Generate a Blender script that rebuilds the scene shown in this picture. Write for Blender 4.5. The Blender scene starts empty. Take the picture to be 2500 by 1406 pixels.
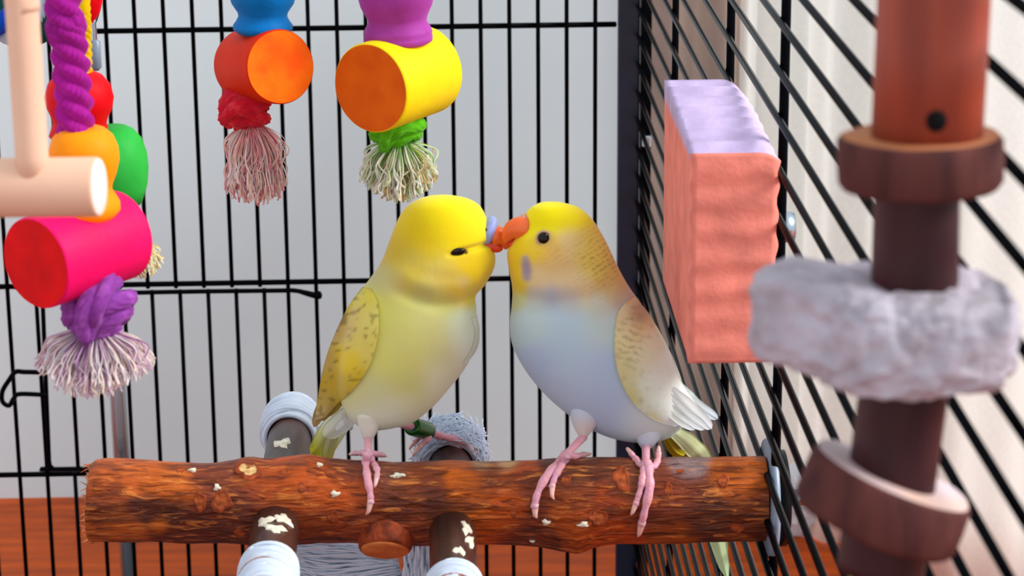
import bpy, math, random
import numpy as np
from mathutils import Vector, noise as mnoise
from mathutils.bvhtree import BVHTree

random.seed(7); RNG = np.random.default_rng(7)
SC = bpy.context.scene

# ------------------------------------------------------------------ camera
FPX = 6135.8
PITCH, YAW, ROLL = 0.2853, 0.0290, 0.0080
CAM = np.array([-0.10433, -1.64549, 0.21387 + 0.53])
_F = np.array([math.sin(YAW)*math.cos(PITCH), math.cos(YAW)*math.cos(PITCH), -math.sin(PITCH)])
_R = np.array([math.cos(YAW), -math.sin(YAW), 0.0])
_D = np.cross(_F, _R)
CR = math.cos(ROLL)*_R + math.sin(ROLL)*_D
CD = -math.sin(ROLL)*_R + math.cos(ROLL)*_D
CF = _F
cd = bpy.data.cameras.new('camera'); cam = bpy.data.objects.new('camera', cd)
SC.collection.objects.link(cam); SC.camera = cam
from mathutils import Matrix
cam.matrix_world = Matrix(((CR[0], -CD[0], -CF[0], CAM[0]), (CR[1], -CD[1], -CF[1], CAM[1]), (CR[2], -CD[2], -CF[2], CAM[2]), (0, 0, 0, 1)))
cd.sensor_fit = 'HORIZONTAL'; cd.sensor_width = 36.0; cd.lens = 36.0*FPX/2500.0
cd.clip_start = 0.02; cd.clip_end = 30
cd.dof.use_dof = True; cd.dof.focus_distance = 1.20; cd.dof.aperture_fstop = 26.0

# ------------------------------------------------------------------ light
W = bpy.data.worlds.new('world'); SC.world = W; W.use_nodes = True
bg = W.node_tree.nodes['Background']; bg.inputs[0].default_value = (0.90, 0.95, 1.0, 1); bg.inputs[1].default_value = 1.0
sd = bpy.data.lights.new('sun', 'SUN'); sd.energy = 4.4; sd.angle = math.radians(26); sd.color = (1.0, 0.98, 0.95)
sun = bpy.data.objects.new('sun', sd); SC.collection.objects.link(sun)
sun.rotation_euler = Vector((-0.90, 0.14, -0.62)).to_track_quat('-Z', 'Y').to_euler()
SC.view_settings.view_transform = 'Standard'; SC.view_settings.look = 'None'
SC.view_settings.gamma = 1; SC.view_settings.use_curve_mapping = False
SC.view_settings.exposure = 0.14

# ------------------------------------------------------------------ geometry helpers
def ray(u, v):
    return (u-1250.0)/FPX*CR + (v-703.0)/FPX*CD + CF
def P(u, v, y):                       # the point of the plane y seen at (u, v)
    d = ray(u, v); return CAM + d*((y-CAM[1])/d[1])
def PXY(p):
    d = np.asarray(p)-CAM; z = d@CF
    return np.stack([1250+FPX*(d@CR)/z, 703+FPX*(d@CD)/z], -1)
def MPP(p):                           # metres per pixel at a point
    return float((np.asarray(p)-CAM)@CF/FPX)
def lin(c):
    c = np.asarray(c, float)/255.0
    return np.where(c <= 0.04045, c/12.92, ((c+0.055)/1.055)**2.4)
def cr(pts, n):                       # catmull-rom through points, n samples
    p = np.asarray(pts, float)
    if len(p) == 2: return p[0]+np.linspace(0, 1, n)[:, None]*(p[1]-p[0])
    q = np.vstack([2*p[0]-p[1], p, 2*p[-1]-p[-2]])
    t = np.linspace(0, len(p)-1-1e-9, n); i = t.astype(int); f = (t-i)[:, None]
    a, b, c, d = q[i], q[i+1], q[i+2], q[i+3]
    return 0.5*((2*b)+(c-a)*f+(2*a-5*b+4*c-d)*f*f+(3*b-a-3*c+d)*f**3)

WL = {}
def put(name, verts, faces, m, parent=None, smooth=True, col=None, kind=None, label=None, cat=None, group=None, base=None):
    v = np.asarray(verts, float)
    o0 = v.mean(0) if base is None else np.asarray(base)
    me = bpy.data.meshes.new(name); me.from_pydata((v-o0).tolist(), [], [tuple(int(k) for k in f) for f in faces])
    if smooth: me.polygons.foreach_set('use_smooth', np.ones(len(me.polygons), bool))
    if col is not None:
        at = me.color_attributes.new('col', 'FLOAT_COLOR', 'POINT')
        c4 = np.ones((len(v), 4)); c4[:, :3] = col; at.data.foreach_set('color', c4.ravel())
    me.update()
    o = bpy.data.objects.new(name, me); SC.collection.objects.link(o)
    for q in (m if isinstance(m, (list, tuple)) else [m]): me.materials.append(q)
    pl = WL[parent.name] if parent is not None else np.zeros(3)
    if parent is not None: o.parent = parent
    o.location = o0-pl; WL[o.name] = o0
    tagset(o, label, cat, group, kind); return o
def tagset(o, label=None, cat=None, group=None, kind=None):
    if label: o['label'] = label
    if cat: o['category'] = cat
    if group: o['group'] = group
    if kind: o['kind'] = kind
    return o
def thing(name, loc, label, cat, group=None):
    o = bpy.data.objects.new(name, None); o.empty_display_size = 0.02; SC.collection.objects.link(o)
    o.location = loc; WL[o.name] = np.asarray(loc, float)
    return tagset(o, label, cat, group)
def grid_faces(M, N, wrap=True, off=0):
    f = []
    for i in range(M-1):
        for j in range(N if wrap else N-1):
            k = (j+1) % N
            f.append((off+i*N+j, off+i*N+k, off+(i+1)*N+k, off+(i+1)*N+j))
    return f
class MB:
    def __init__(s): s.v = []; s.f = []; s.c = []; s.n = 0
    def add(s, v, f, c=None):
        v = np.asarray(v, float); s.v.append(v); s.f += [tuple(k+s.n for k in q) for q in f]; s.n += len(v)
        if c is None: c = (1, 1, 1)
        c = np.asarray(c, float); s.c.append(np.broadcast_to(c, v.shape) if c.ndim == 1 else c)
    def build(s, name, m, parent=None, color=False, **k):
        return put(name, np.vstack(s.v), s.f, m, parent, col=np.vstack(s.c) if color else None, **k)
def frames(p):
    t = np.gradient(p, axis=0); t /= np.linalg.norm(t, axis=1)[:, None]+1e-12
    n = np.cross(t[0], [0.31, 0.87, 0.39]); n /= np.linalg.norm(n); N = [n]
    for i in range(1, len(p)):
        n = N[-1]-t[i]*(N[-1]@t[i]); n /= np.linalg.norm(n); N.append(n)
    N = np.array(N); return t, N, np.cross(t, N)
def tube(p, r, n=10, cap=True, lobes=0, twist=0.0, depth=0.16, phase=0.0, fine=0):
    p = np.asarray(p, float); M = len(p); r = np.broadcast_to(np.asarray(r, float), (M,))
    t, N, B = frames(p); th = np.arange(n)/n*2*math.pi
    s = np.concatenate([[0], np.cumsum(np.linalg.norm(np.diff(p, axis=0), axis=1))])
    rr = np.repeat(r[:, None], n, 1)
    if lobes:
        a = lobes*(th[None, :]+twist*s[:, None]+phase)
        rr = rr*(1-depth+depth*1.6*np.abs(np.cos(a/2.0)))
        if fine: rr = rr*(1+.035*np.cos(fine*(th[None, :]-twist*.35*s[:, None])+1.2*np.sin(s[:, None]*900+th[None, :]*2))+.02*np.cos((fine+5)*(th[None, :]-twist*.2*s[:, None])))
    v = p[:, None]+rr[..., None]*(np.cos(th)[None, :, None]*N[:, None]+np.sin(th)[None, :, None]*B[:, None])
    v = v.reshape(-1, 3); f = grid_faces(M, n)
    if cap:
        k = len(v); v = np.vstack([v, p[:1]-t[:1]*r[0]*0.35, p[-1:]+t[-1:]*r[-1]*0.35])
        f += [(k, (j+1) % n, j) for j in range(n)]+[(k+1, (M-1)*n+j, (M-1)*n+(j+1) % n) for j in range(n)]
    return v, f
def lathe(A, B, prof, n=40, wob=0.0):
    A, B = np.asarray(A), np.asarray(B); t = (B-A)/np.linalg.norm(B-A)
    x = np.cross(t, [0, 1, 0.2]); x /= np.linalg.norm(x); y = np.cross(t, x)
    th = np.arange(n)/n*2*math.pi; v = []
    for k, (s, r) in enumerate(prof):
        rr = np.full(n, r)
        if wob: rr = rr*(1+wob*(np.sin(2*th+1)+0.6*np.sin(3*th+2)+0.4*np.sin(5*th+s*2)))
        v.append(A+(B-A)*s+rr[:, None]*(np.cos(th)[:, None]*x+np.sin(th)[:, None]*y))
    v = np.vstack(v); M = len(prof); f = grid_faces(M, n); k = len(v)
    v = np.vstack([v, (A+(B-A)*prof[0][0])[None], (A+(B-A)*prof[-1][0])[None]])
    f += [(k, (j+1) % n, j) for j in range(n)]+[(k+1, (M-1)*n+j, (M-1)*n+(j+1) % n) for j in range(n)]
    return v, f
def box(c, h, bev=0.0):
    c, h = np.asarray(c, float), np.asarray(h, float); b = bev
    v = []
    for sx in (-1, 1):
        for sy in (-1, 1):
            for sz in (-1, 1):
                s = np.array([sx, sy, sz])
                v += [c+s*(h-[0, b, b]), c+s*(h-[b, 0, b]), c+s*(h-[b, b, 0])]
    import bmesh
    bm = bmesh.new(); [bm.verts.new(q) for q in v]; bmesh.ops.remove_doubles(bm, verts=bm.verts, dist=1e-7)
    bmesh.ops.convex_hull(bm, input=bm.verts); bm.verts.index_update()
    vv = [tuple(q.co) for q in bm.verts]; ff = [[q.index for q in g.verts] for g in bm.faces]; bm.free()
    return np.array(vv), ff
def loft(st, y, N=96, M=160, ratio=0.9, dy=None, power=1.0):
    """st: rows of (Lu,Lv,Ru,Rv[,ratio]) ; elliptic rings between two outline points, closed at both ends"""
    s = cr(np.array(st, float), M)
    th = np.arange(N)/N*2*math.pi; V = []
    for i, q in enumerate(s):
        yy = y if dy is None else y+np.interp(i/(M-1), np.linspace(0, 1, len(dy)), dy)
        L, R_ = P(q[0], q[1], yy), P(q[2], q[3], yy)
        c, a = (L+R_)/2, (R_-L)/2; rt = q[4] if len(q) > 4 else ratio
        b = CF*np.linalg.norm(a)*rt
        V.append(c+np.cos(th)[:, None]*a+np.sin(th)[:, None]*b)
    v = np.vstack(V); f = grid_faces(M, N); k = len(v)
    v = np.vstack([v, V[0].mean(0)[None], V[-1].mean(0)[None]])
    f += [(k, (j+1) % N, j) for j in range(N)]+[(k+1, (M-1)*N+j, (M-1)*N+(j+1) % N) for j in range(N)]
    return v, f
def bvh(v, f): return BVHTree.FromPolygons([tuple(q) for q in v], [tuple(int(k) for k in g) for g in f])
def hit(tree, u, v):
    d = Vector(ray(u, v)).normalized(); h = tree.ray_cast(Vector(CAM), d)
    return (np.array(h[0]), np.array(h[1])) if h[0] is not None else (None, None)
def on(tree, u, v, lift, ymiss):
    p, n = hit(tree, u, v)
    if p is None: p = P(u, v, ymiss)
    d = ray(u, v); d = d/np.linalg.norm(d)
    return p-d*lift
def blobs(uv, B, soft=0.85):
    B = [b if len(b) == 4 else (*b, 38) for b in B]
    w = np.zeros(len(uv)); c = np.zeros((len(uv), 3))
    for (u, v, col, s) in B:
        d2 = ((uv[:, 0]-u)**2+(uv[:, 1]-v)**2)/(s*soft)**2
        k = (np.exp(-0.5*d2)+1e-3/(1+d2)**2)*(38.0/s)
        w += k; c += k[:, None]*lin(col)
    return c/w[:, None]*.93
def fbm(p, sc, oct=3):
    return mnoise.fractal(Vector(p)*sc, 1.0, 2.0, oct, noise_basis='PERLIN_ORIGINAL')

# ------------------------------------------------------------------ materials
def nodes_of(m): m.use_nodes = True; return m.node_tree.nodes, m.node_tree.links
def mat(name, col=(200, 200, 200), rough=0.6, spec=0.5, metal=0.0, n_scale=60, n_amt=0.0, col2=None, stretch=(1, 1, 1), bump=0.0, b_scale=200, attr=False, sheen=0.0, sss=0.0, transl=0.0, coords='Object'):
    m = bpy.data.materials.new(name); N, L = nodes_of(m); bs = N['Principled BSDF']
    bs.inputs['Roughness'].default_value = rough; bs.inputs['Specular IOR Level'].default_value = spec; bs.inputs['Metallic'].default_value = metal
    if sheen: bs.inputs['Sheen Weight'].default_value = sheen; bs.inputs['Sheen Roughness'].default_value = 0.5
    if sss:
        bs.inputs['Subsurface Weight'].default_value = sss; bs.inputs['Subsurface Scale'].default_value = 0.004
        bs.inputs['Subsurface Radius'].default_value = (1.0, 0.5, 0.3)
    tc = N.new('ShaderNodeTexCoord'); mp = N.new('ShaderNodeMapping'); mp.inputs['Scale'].default_value = stretch
    L.new(tc.outputs[coords], mp.inputs[0])
    c1 = (*lin(col), 1)
    if attr:
        a = N.new('ShaderNodeAttribute'); a.attribute_name = 'col'; src = a.outputs['Color']
    else:
        a = N.new('ShaderNodeRGB'); a.outputs[0].default_value = c1; src = a.outputs[0]
    if n_amt or col2 is not None:
        nz = N.new('ShaderNodeTexNoise'); nz.inputs['Scale'].default_value = n_scale; nz.inputs['Detail'].default_value = 5
        L.new(mp.outputs[0], nz.inputs['Vector'])
        rp = N.new('ShaderNodeMapRange'); rp.inputs[1].default_value = 0.35; rp.inputs[2].default_value = 0.68
        L.new(nz.outputs[0], rp.inputs[0])
        mx = N.new('ShaderNodeMix'); mx.data_type = 'RGBA'
        if col2 is not None:
            L.new(src, mx.inputs[6]); mx.inputs[7].default_value = (*lin(col2), 1)
            ml = N.new('ShaderNodeMath'); ml.operation = 'MULTIPLY'; ml.inputs[1].default_value = n_amt or 1.0
            L.new(rp.outputs[0], ml.inputs[0]); L.new(ml.outputs[0], mx.inputs[0])
        else:
            mx.blend_type = 'MULTIPLY'; mx.inputs[0].default_value = 1.0
            cr_ = N.new('ShaderNodeMapRange'); cr_.inputs[3].default_value = 1-n_amt; cr_.inputs[4].default_value = 1+n_amt*0.5
            L.new(rp.outputs[0], cr_.inputs[0]); L.new(src, mx.inputs[6]); L.new(cr_.outputs[0], mx.inputs[7])
        src = mx.outputs[2]
    L.new(src, bs.inputs['Base Color'])
    if bump:
        n2 = N.new('ShaderNodeTexNoise'); n2.inputs['Scale'].default_value = b_scale; n2.inputs['Detail'].default_value = 6
        L.new(mp.outputs[0], n2.inputs['Vector'])
        bp = N.new('ShaderNodeBump'); bp.inputs['Strength'].default_value = bump; bp.inputs['Distance'].default_value = 0.002
        L.new(n2.outputs[0], bp.inputs['Height']); L.new(bp.outputs[0], bs.inputs['Normal'])
    if transl:
        out = N['Material Output']; tr = N.new('ShaderNodeBsdfTranslucent'); L.new(src, tr.inputs[0])
        ms = N.new('ShaderNodeMixShader'); ms.inputs[0].default_value = transl
        L.new(bs.outputs[0], ms.inputs[1]); L.new(tr.outputs[0], ms.inputs[2]); L.new(ms.outputs[0], out.inputs['Surface'])
    return m
M_wall = mat('wall_paint', (226, 242, 247), 0.9, 0.1, n_scale=3, n_amt=0.05)
M_floor = mat('floor_wood', (196, 80, 4), 0.45, 0.15, n_scale=14, n_amt=0.8, col2=(136, 50, 8), stretch=(1, 6, 1), bump=0.08, b_scale=60)
M_curt = mat('white_cloth', (247, 247, 244), 0.9, 0.1, n_scale=300, n_amt=0.03, transl=0.6)
M_taupe = mat('taupe_cloth', (190, 172, 160), 0.9, 0.1, n_scale=8, n_amt=0.25, transl=0.2)
M_wire = mat('black_wire', (5, 6, 9), 0.18, 0.5); M_wire.node_tree.nodes['Principled BSDF'].inputs['IOR'].default_value = 1.09
M_post = mat('navy_post', (16, 27, 52), 0.35, 0.5, n_scale=30, n_amt=0.3)
M_tray = mat('tray_plastic', (25, 27, 32), 0.5)
M_steel = mat('steel', (170, 182, 195), 0.25, 0.5, metal=1.0)
M_washer = mat('washer_plastic', (120, 136, 156), 0.35, 0.5)
M_black = mat('black_plastic', (8, 9, 11), 0.4, 0.1)
M_bird = mat('feathers', attr=True, rough=0.75, spec=0.15, sheen=0.2, sss=0.04, bump=0.10, b_scale=420, stretch=(1, 1, 0.35))
M_feather = mat('flight_feathers', attr=True, rough=0.6, spec=0.2, sheen=0.15, transl=0.4)
M_beak = mat('beak_horn', (232, 92, 20), 0.3, 0.5, n_scale=80, n_amt=0.5, col2=(240, 130, 60), sss=0.2)
M_beak2 = mat('beak_red', (214, 60, 20), 0.35, 0.5)
M_cereb = mat('cere_blue', (150, 165, 225), 0.4, 0.4, n_scale=200, n_amt=0.2, sss=0.2)
M_cerep = mat('cere_mauve', (214, 150, 140), 0.4, 0.4, sss=0.2)
M_eye = mat('eye', (18, 6, 5), 0.10, 0.30)
M_lid = mat('eyelid', (196, 160, 130), 0.6, 0.3)
M_dark = mat('dark_hole', (15, 12, 14), 0.8, 0.1)
M_foot = mat('foot_skin', (226, 158, 166), 0.45, 0.4, n_scale=260, n_amt=0.35, col2=(205, 165, 215), sss=0.25, bump=0.35, b_scale=700)
M_claw = mat('claw_horn', (238, 188, 180), 0.3, 0.5, sss=0.2)
M_ring = mat('green_ring', (0, 84, 20), 0.2, 0.6, metal=0.3)
M_bark = None
M_knotface = mat('knot_face', (184, 92, 44), 0.7, 0.15, n_scale=260, n_amt=0.9, col2=(104, 44, 20), bump=0.8, b_scale=300)
M_knotpale = mat('knot_pale', (238, 206, 140), 0.7, 0.2, n_scale=300, n_amt=0.8, col2=(170, 105, 50), bump=0.8, b_scale=300)
M_knotring = mat('knot_ring', (168, 72, 34), 0.6, 0.2, n_scale=220, n_amt=0.9, col2=(88, 36, 20), bump=0.9, b_scale=250)
M_sawn = mat('sawn_wood', (214, 128, 70), 0.65, 0.15, n_scale=120, n_amt=0.8, col2=(176, 88, 42), bump=0.3, b_scale=260)
M_drop = mat('white_dropping', (240, 235, 215), 0.5, 0.3, n_scale=300, n_amt=0.5, col2=(150, 140, 110))
M_rod = mat('rod_bark', (36, 20, 17), 0.36, 0.42, n_scale=90, n_amt=0.8, col2=(84, 48, 36), stretch=(1, 0.2, 1), bump=0.6, b_scale=120)
M_cotton = mat('cotton', (232, 242, 255), 0.9, 0.1, n_scale=200, n_amt=0.05, transl=0.4)
M_yarn = mat('dyed_cotton', attr=True, rough=0.9, spec=0.1, sheen=0.15, bump=0.14, b_scale=600, n_scale=350, n_amt=0.12, transl=0.5)
M_cream = mat('cream_dowel', (228, 190, 164), 0.6, 0.15, n_scale=20, n_amt=0.6, col2=(216, 164, 138), stretch=(1, 1, 1), bump=0.05, b_scale=100)
M_creamend = mat('cream_end', (242, 232, 226), 0.6, 0.3, n_scale=50, n_amt=0.1)
def dyed(name, c, c2, r=0.55, amt=0.5, sc=45): return mat(name, c, r, 0.12, n_scale=sc, n_amt=amt, col2=c2, bump=0.14, b_scale=260)
M_orange = dyed('dye_orange', (255, 150, 10), (250, 120, 0)); M_ored = dyed('dye_red_orange', (214, 44, 0), (190, 30, 0))
M_oface = dyed('dye_orange_face', (255, 118, 6), (255, 84, 4), sc=90, amt=0.9); M_yface = dyed('dye_orange_brown_face', (222, 100, 6), (205, 78, 4), sc=70, amt=0.8)
M_yellow = dyed('dye_yellow', (242, 212, 14), (226, 184, 4)); M_pink = dyed('dye_pink', (232, 10, 98), (208, 2, 62))
M_redface = dyed('dye_red_face', (226, 2, 10), (178, 0, 8), sc=40, amt=0.9); M_red = dyed('dye_red', (218, 0, 12), (196, 0, 18))
M_green = dyed('dye_green', (32, 160, 52), (60, 190, 80)); M_blue = dyed('dye_blue', (0, 128, 200), (0, 78, 160), sc=30)
M_purple = dyed('dye_purple', (172, 70, 172), (124, 18, 84), sc=30); M_lime = dyed('dye_lime', (206, 214, 96), (176, 190, 60))
M_block = mat('pumice_pink', attr=True, rough=0.85, spec=0.2, n_scale=90, n_amt=0.12, bump=0.15, b_scale=500)
M_log = mat('red_log', (170, 72, 46), 0.5, 0.35, n_scale=45, n_amt=0.9, col2=(108, 40, 30), stretch=(1, 1, 0.12), bump=0.2, b_scale=150)
M_logdark = mat('dark_log', (72, 30, 32), 0.5, 0.2, n_scale=45, n_amt=0.9, col2=(42, 18, 22), stretch=(1, 1, 0.12), bump=0.2, b_scale=150)
M_slicebark = mat('slice_bark', (94, 52, 48), 0.8, 0.15, n_scale=110, n_amt=0.9, col2=(54, 28, 30), stretch=(1, 1, 0.25), bump=0.5, b_scale=150)
M_slicetop = mat('slice_top', (178, 112, 70), 0.7, 0.2, n_scale=60, n_amt=0.7, col2=(150, 92, 66)); M_slicepale = mat('slice_pale', (196, 182, 190), 0.6, 0.3, n_scale=40, n_amt=0.7, col2=(206, 160, 130))
M_lava = mat('lava_stone', (186, 179, 192), 0.9, 0.1, n_scale=75, n_amt=0.7, col2=(136, 128, 134), bump=0.9, b_scale=260)
M_paper = mat('tissue_paper', (240, 240, 245), 0.8, 0.2, n_scale=25, n_amt=0.5, col2=(205, 215, 230), transl=0.3)

# perch bark: patch colours from the vertices, streaks along the grain from noise
def bark():
    m = mat('perch_bark', attr=True, rough=0.42, spec=0.28); N, L = nodes_of(m); bs = N['Principled BSDF']
    at = [n for n in N if n.type == 'ATTRIBUTE'][0]; tc = [n for n in N if n.type == 'TEX_COORD'][0]
    def nz(scale, st, det=6, dist=0.0):
        mp = N.new('ShaderNodeMapping'); mp.inputs['Scale'].default_value = st; L.new(tc.outputs['Object'], mp.inputs[0])
        n = N.new('ShaderNodeTexNoise'); n.inputs['Scale'].default_value = scale; n.inputs['Detail'].default_value = det; n.inputs['Distortion'].default_value = dist
        L.new(mp.outputs[0], n.inputs['Vector']); return n.outputs[0]
    a = nz(120, (0.22, 1.3, 1.3), 8, 1.2); b = nz(45, (0.8, 1, 1), 6, 0.6); c = nz(330, (0.25, 1.4, 1.4), 5, 0.8)
    def mr(x, lo, hi, o1, o2):
        r = N.new('ShaderNodeMapRange'); r.inputs[1].default_value = lo; r.inputs[2].default_value = hi; r.inputs[3].default_value = o1; r.inputs[4].default_value = o2
        L.new(x, r.inputs[0]); return r.outputs[0]
    def mix(f, A, B, mode='MIX'):
        x = N.new('ShaderNodeMix'); x.data_type = 'RGBA'; x.blend_type = mode
        if isinstance(f, float): x.inputs[0].default_value = f
        else: L.new(f, x.inputs[0])
        for k, q in ((6, A), (7, B)):
            if isinstance(q, tuple): x.inputs[k].default_value = q
            else: L.new(q, x.inputs[k])
        return x.outputs[2]
    col = mix(mr(a, 0.52, 0.70, 0.0, 0.7), at.outputs['Color'], (*lin((66, 24, 12)), 1))
    col = mix(mr(c, 0.46, 0.34, 0.0, 0.7), col, (*lin((58, 20, 10)), 1))
    col = mix(mr(b, 0.52, 0.66, 0.0, 0.75), col, (*lin((92, 40, 22)), 1))
    col = mix(mr(c, 0.57, 0.68, 0.0, 0.6), col, (*lin((232, 140, 62)), 1))
    L.new(col, bs.inputs['Base Color'])
    ad = N.new('ShaderNodeMath'); ad.operation = 'ADD'; L.new(a, ad.inputs[0]); L.new(c, ad.inputs[1])
    bp = N.new('ShaderNodeBump'); bp.inputs['Strength'].default_value = 1.0; bp.inputs['Distance'].default_value = 0.0025
    L.new(ad.outputs[0], bp.inputs['Height']); L.new(bp.outputs[0], bs.inputs['Normal'])
    return m
M_bark = bark()

# ------------------------------------------------------------------ the room
YW = 0.30
ZF = 0.0
put('floor', *box((0.2, -0.4, -0.02), (1.6, 1.6, 0.02), 0.001), M_floor, smooth=False, kind='structure', label='glossy orange brown wooden floor')
put('wall_back', *box((0.0, YW+0.03, 0.55), (1.5, 0.03, 0.57), 0.001), M_wall, smooth=False, kind='structure', label='plain pale grey wall behind the cage')
def curtain(name, path, z0, z1, folds, amp, m, label, cat, nu=160, nv=10):
    p = cr(np.array(path), nu); t = np.gradient(p, axis=0); t /= np.linalg.norm(t, axis=1)[:, None]
    nrm = np.stack([-t[:, 1], t[:, 0]], 1); s = np.linspace(0, 1, nu)
    wv = amp*(np.sin(s*folds*6.283)+0.5*np.sin(s*folds*2.3*6.283+1))
    V = []
    for sd_ in (0.0, 0.003):
        for k in range(nv):
            z = z0+(z1-z0)*k/(nv-1); q = p+nrm*((wv*(0.7+0.3*(1-k/(nv-1)))+sd_)[:, None])
            V.append(np.column_stack([q, np.full(nu, z)]))
    v = np.vstack(V); f = grid_faces(nv, nu, False)+[g[::-1] for g in grid_faces(nv, nu, False, nv*nu)]
    o2 = nv*nu
    for i in range(nu-1):
        f += [(i+1, i, o2+i, o2+i+1), ((nv-1)*nu+i, (nv-1)*nu+i+1, o2+(nv-1)*nu+i+1, o2+(nv-1)*nu+i)]
    return put(name, v, f, m, label=label, cat=cat)
curtain('white_curtain', [(0.125, 0.255), (0.17, 0.20), (0.24, 0.11), (0.36, -0.06), (0.48, -0.26), (0.60, -0.50)], 0.002, 0.66, 7, 0.010, M_curt, 'bright white curtain hanging in folds outside the right side of the cage', 'curtain')
curtain('beige_curtain', [(0.045, 0.272), (0.075, 0.268), (0.105, 0.266), (0.135, 0.268)], 0.002, 0.66, 2, 0.004, M_taupe, 'narrow taupe beige curtain between the grey wall and the white curtain', 'curtain', 60)

# ------------------------------------------------------------------ the cage
SP = 0.019; XS = 0.02811; ZO = 0.53
cage = thing('birdcage', (-0.2, -0.5, 0.0), 'large black wire birdcage standing on the wooden floor around both birds', 'birdcage')
def seg(name, a, b, r, m=M_wire, parent=None, n=8, **k):
    return put(name, *tube(np.linspace(a, b, 2), r, n), m, parent or cage, **k)
ZT, ZB = 0.795, 0.012
ZH = [ZO-0.088477, ZO-0.263039, ZO-0.399147, ZO+0.10, ZO+0.262]
wire_proto = {}
def wire(a, b, r, parent=None):       # straight wires share mesh data by length
    a, b = np.asarray(a, float), np.asarray(b, float); d = b-a; L_ = np.linalg.norm(d)
    key = (round(L_, 4), round(r, 5), tuple(np.round(np.abs(d)/L_, 3))); par = parent or cage
    if key in wire_proto:
        o = wire_proto[key].copy(); o.parent = par; SC.collection.objects.link(o)
        c = (a+b)/2; o.location = c-WL[par.name]; WL[o.name] = c; return o
    o = put('wire', *tube(np.linspace(a, b, 2), r, 8), M_wire, par, base=(a+b)/2); wire_proto[key] = o; return o
RW = 0.00150
for k in range(0, 26):
    x = -k*SP
    if 12 <= k <= 19:
        wire((x, 0, ZH[1]-0.002), (x, 0, ZT), RW); wire((x, 0, ZB), (x, 0, ZH[2]+0.002), RW)
    else: wire((x, 0, ZB), (x, 0, ZT), RW)
for z in ZH: wire((-0.505, 0.003, z), (0.014, 0.003, z), 0.0019)
# side wires
for j in range(-14, 26):
    z = ZO-j*SP
    if ZB+0.01 < z < ZT-0.005: wire((XS, -0.004, z), (XS, -1.30, z), RW)
for y in (-0.2281, -0.4969, -0.6787, -0.96, -1.24):
    wire((XS+0.0034, y, ZB), (XS+0.0034, y, ZT), 0.0020)
put('corner_post', *box((0.0225, 0.004, (ZT+ZB)/2), (0.0072, 0.004, (ZT-ZB)/2), 0.001), M_post, cage, smooth=False)
put('corner_post', *box((0.0335, -0.002, (ZT+ZB)/2), (0.0034, 0.008, (ZT-ZB)/2), 0.001), M_wire, cage, smooth=False)
put('corner_post', *box((-0.512, 0.0, (ZT+ZB)/2), (0.007, 0.006, (ZT-ZB)/2), 0.001), M_post, cage, smooth=False)
put('corner_post', *box((0.0315, -1.305, (ZT+ZB)/2), (0.006, 0.007, (ZT-ZB)/2), 0.001), M_post, cage, smooth=False)
put('top_rail', *box((-0.24, 0.0, ZT), (0.28, 0.005, 0.005), 0.001), M_post, cage, smooth=False)
put('top_rail', *box((0.0315, -0.652, ZT), (0.005, 0.655, 0.005), 0.001), M_post, cage, smooth=False)
put('top_rail', *box((-0.512, -0.652, ZT), (0.005, 0.655, 0.005), 0.001), M_post, cage, smooth=False)
put('corner_post', *box((-0.512, -1.305, (ZT+ZB)/2), (0.006, 0.007, (ZT-ZB)/2), 0.001), M_post, cage, smooth=False)
for y in (-0.45, -0.58, -0.645, -0.74, -0.93, -1.04): wire((-0.512, y, ZT), (0.0315, y, ZT), 0.0016)
put('tray', *box((-0.24, -0.66, 0.0065), (0.28, 0.656, 0.006), 0.002), M_tray, cage, smooth=False)
cp = P(1572, 338, -0.004)
put('clip', *box((0.0335, -0.012, cp[2]), (0.003, 0.003, 0.004), 0.001), M_steel, cage, smooth=False, label='small shiny metal clip on the corner post')
# the little door in the back panel
door = put('door', *tube(cr([P(800, 720, -0.004)*0+P(104, 730, -0.004), P(118, 1080, -0.004), P(121, 1132, -0.004), P(128, 1142, -0.004), P(140, 1145, -0.004), P(660, 1136, -0.004)], 60), 0.0016, 8), M_wire, cage, label='small wire door with its latch loop in the back panel')
def dwire(pts, r=0.0016, n=24): return put('wire', *tube(cr(pts, n), r, 8), M_wire, door)
dwire([P(60, 722, -0.004), P(400, 713, -0.004), P(704, 709, -0.004)])
for k in range(12, 20):
    x = -k*SP+0.0028
    put('wire', *tube(np.array([(x, -0.002, P(400, 710, -0.004)[2]), (x, -0.002, P(400, 1142, -0.004)[2])]), 0.0015, 8), M_wire, door)
put('latch', *tube(cr([P(698, 708, -0.004), P(725, 710, -0.005), P(745, 715, -0.006), P(770, 721, -0.006), P(784, 719, -0.006)], 30), np.interp(np.linspace(0, 1, 30), [0, .3, .7, .9, 1], [.0016, .0016, .0022, .0030, .0024]), 10), M_wire, door, label='flattened latch lever end')
put('latch', *tube(cr([P(110, 909, -0.005), P(60, 908, -0.005), P(38, 908, -0.006), P(22, 928, -0.008), P(6, 955, -0.008), P(6, 980, -0.008), P(22, 990, -0.008), P(34, 972, -0.006), P(48, 962, -0.005), P(112, 964, -0.005)], 70), 0.0017, 8), M_wire, door, label='bent wire latch loop')
# steel rod standing on the floor behind the cage
rb = P(307, 1240, 0.035); rb = np.array([rb[0], 0.035, 0.0])
rod = thing('metal_rod', rb, 'shiny grey steel rod standing behind the back wires left of the perch', 'rod')
rt_ = P(284, 905, 0.035)
put('pole', *lathe(rb+[0, 0, 0.004], [rt_[0], 0.035, rt_[2]], [(0, .0058), (.02, .0058), (.98, .0058), (1, .005)], 24), M_steel, rod)
put('base', *lathe(rb, rb+[0, 0, 0.005], [(0, .014), (.7, .014), (1, .012)], 30), M_steel, rod)

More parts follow.
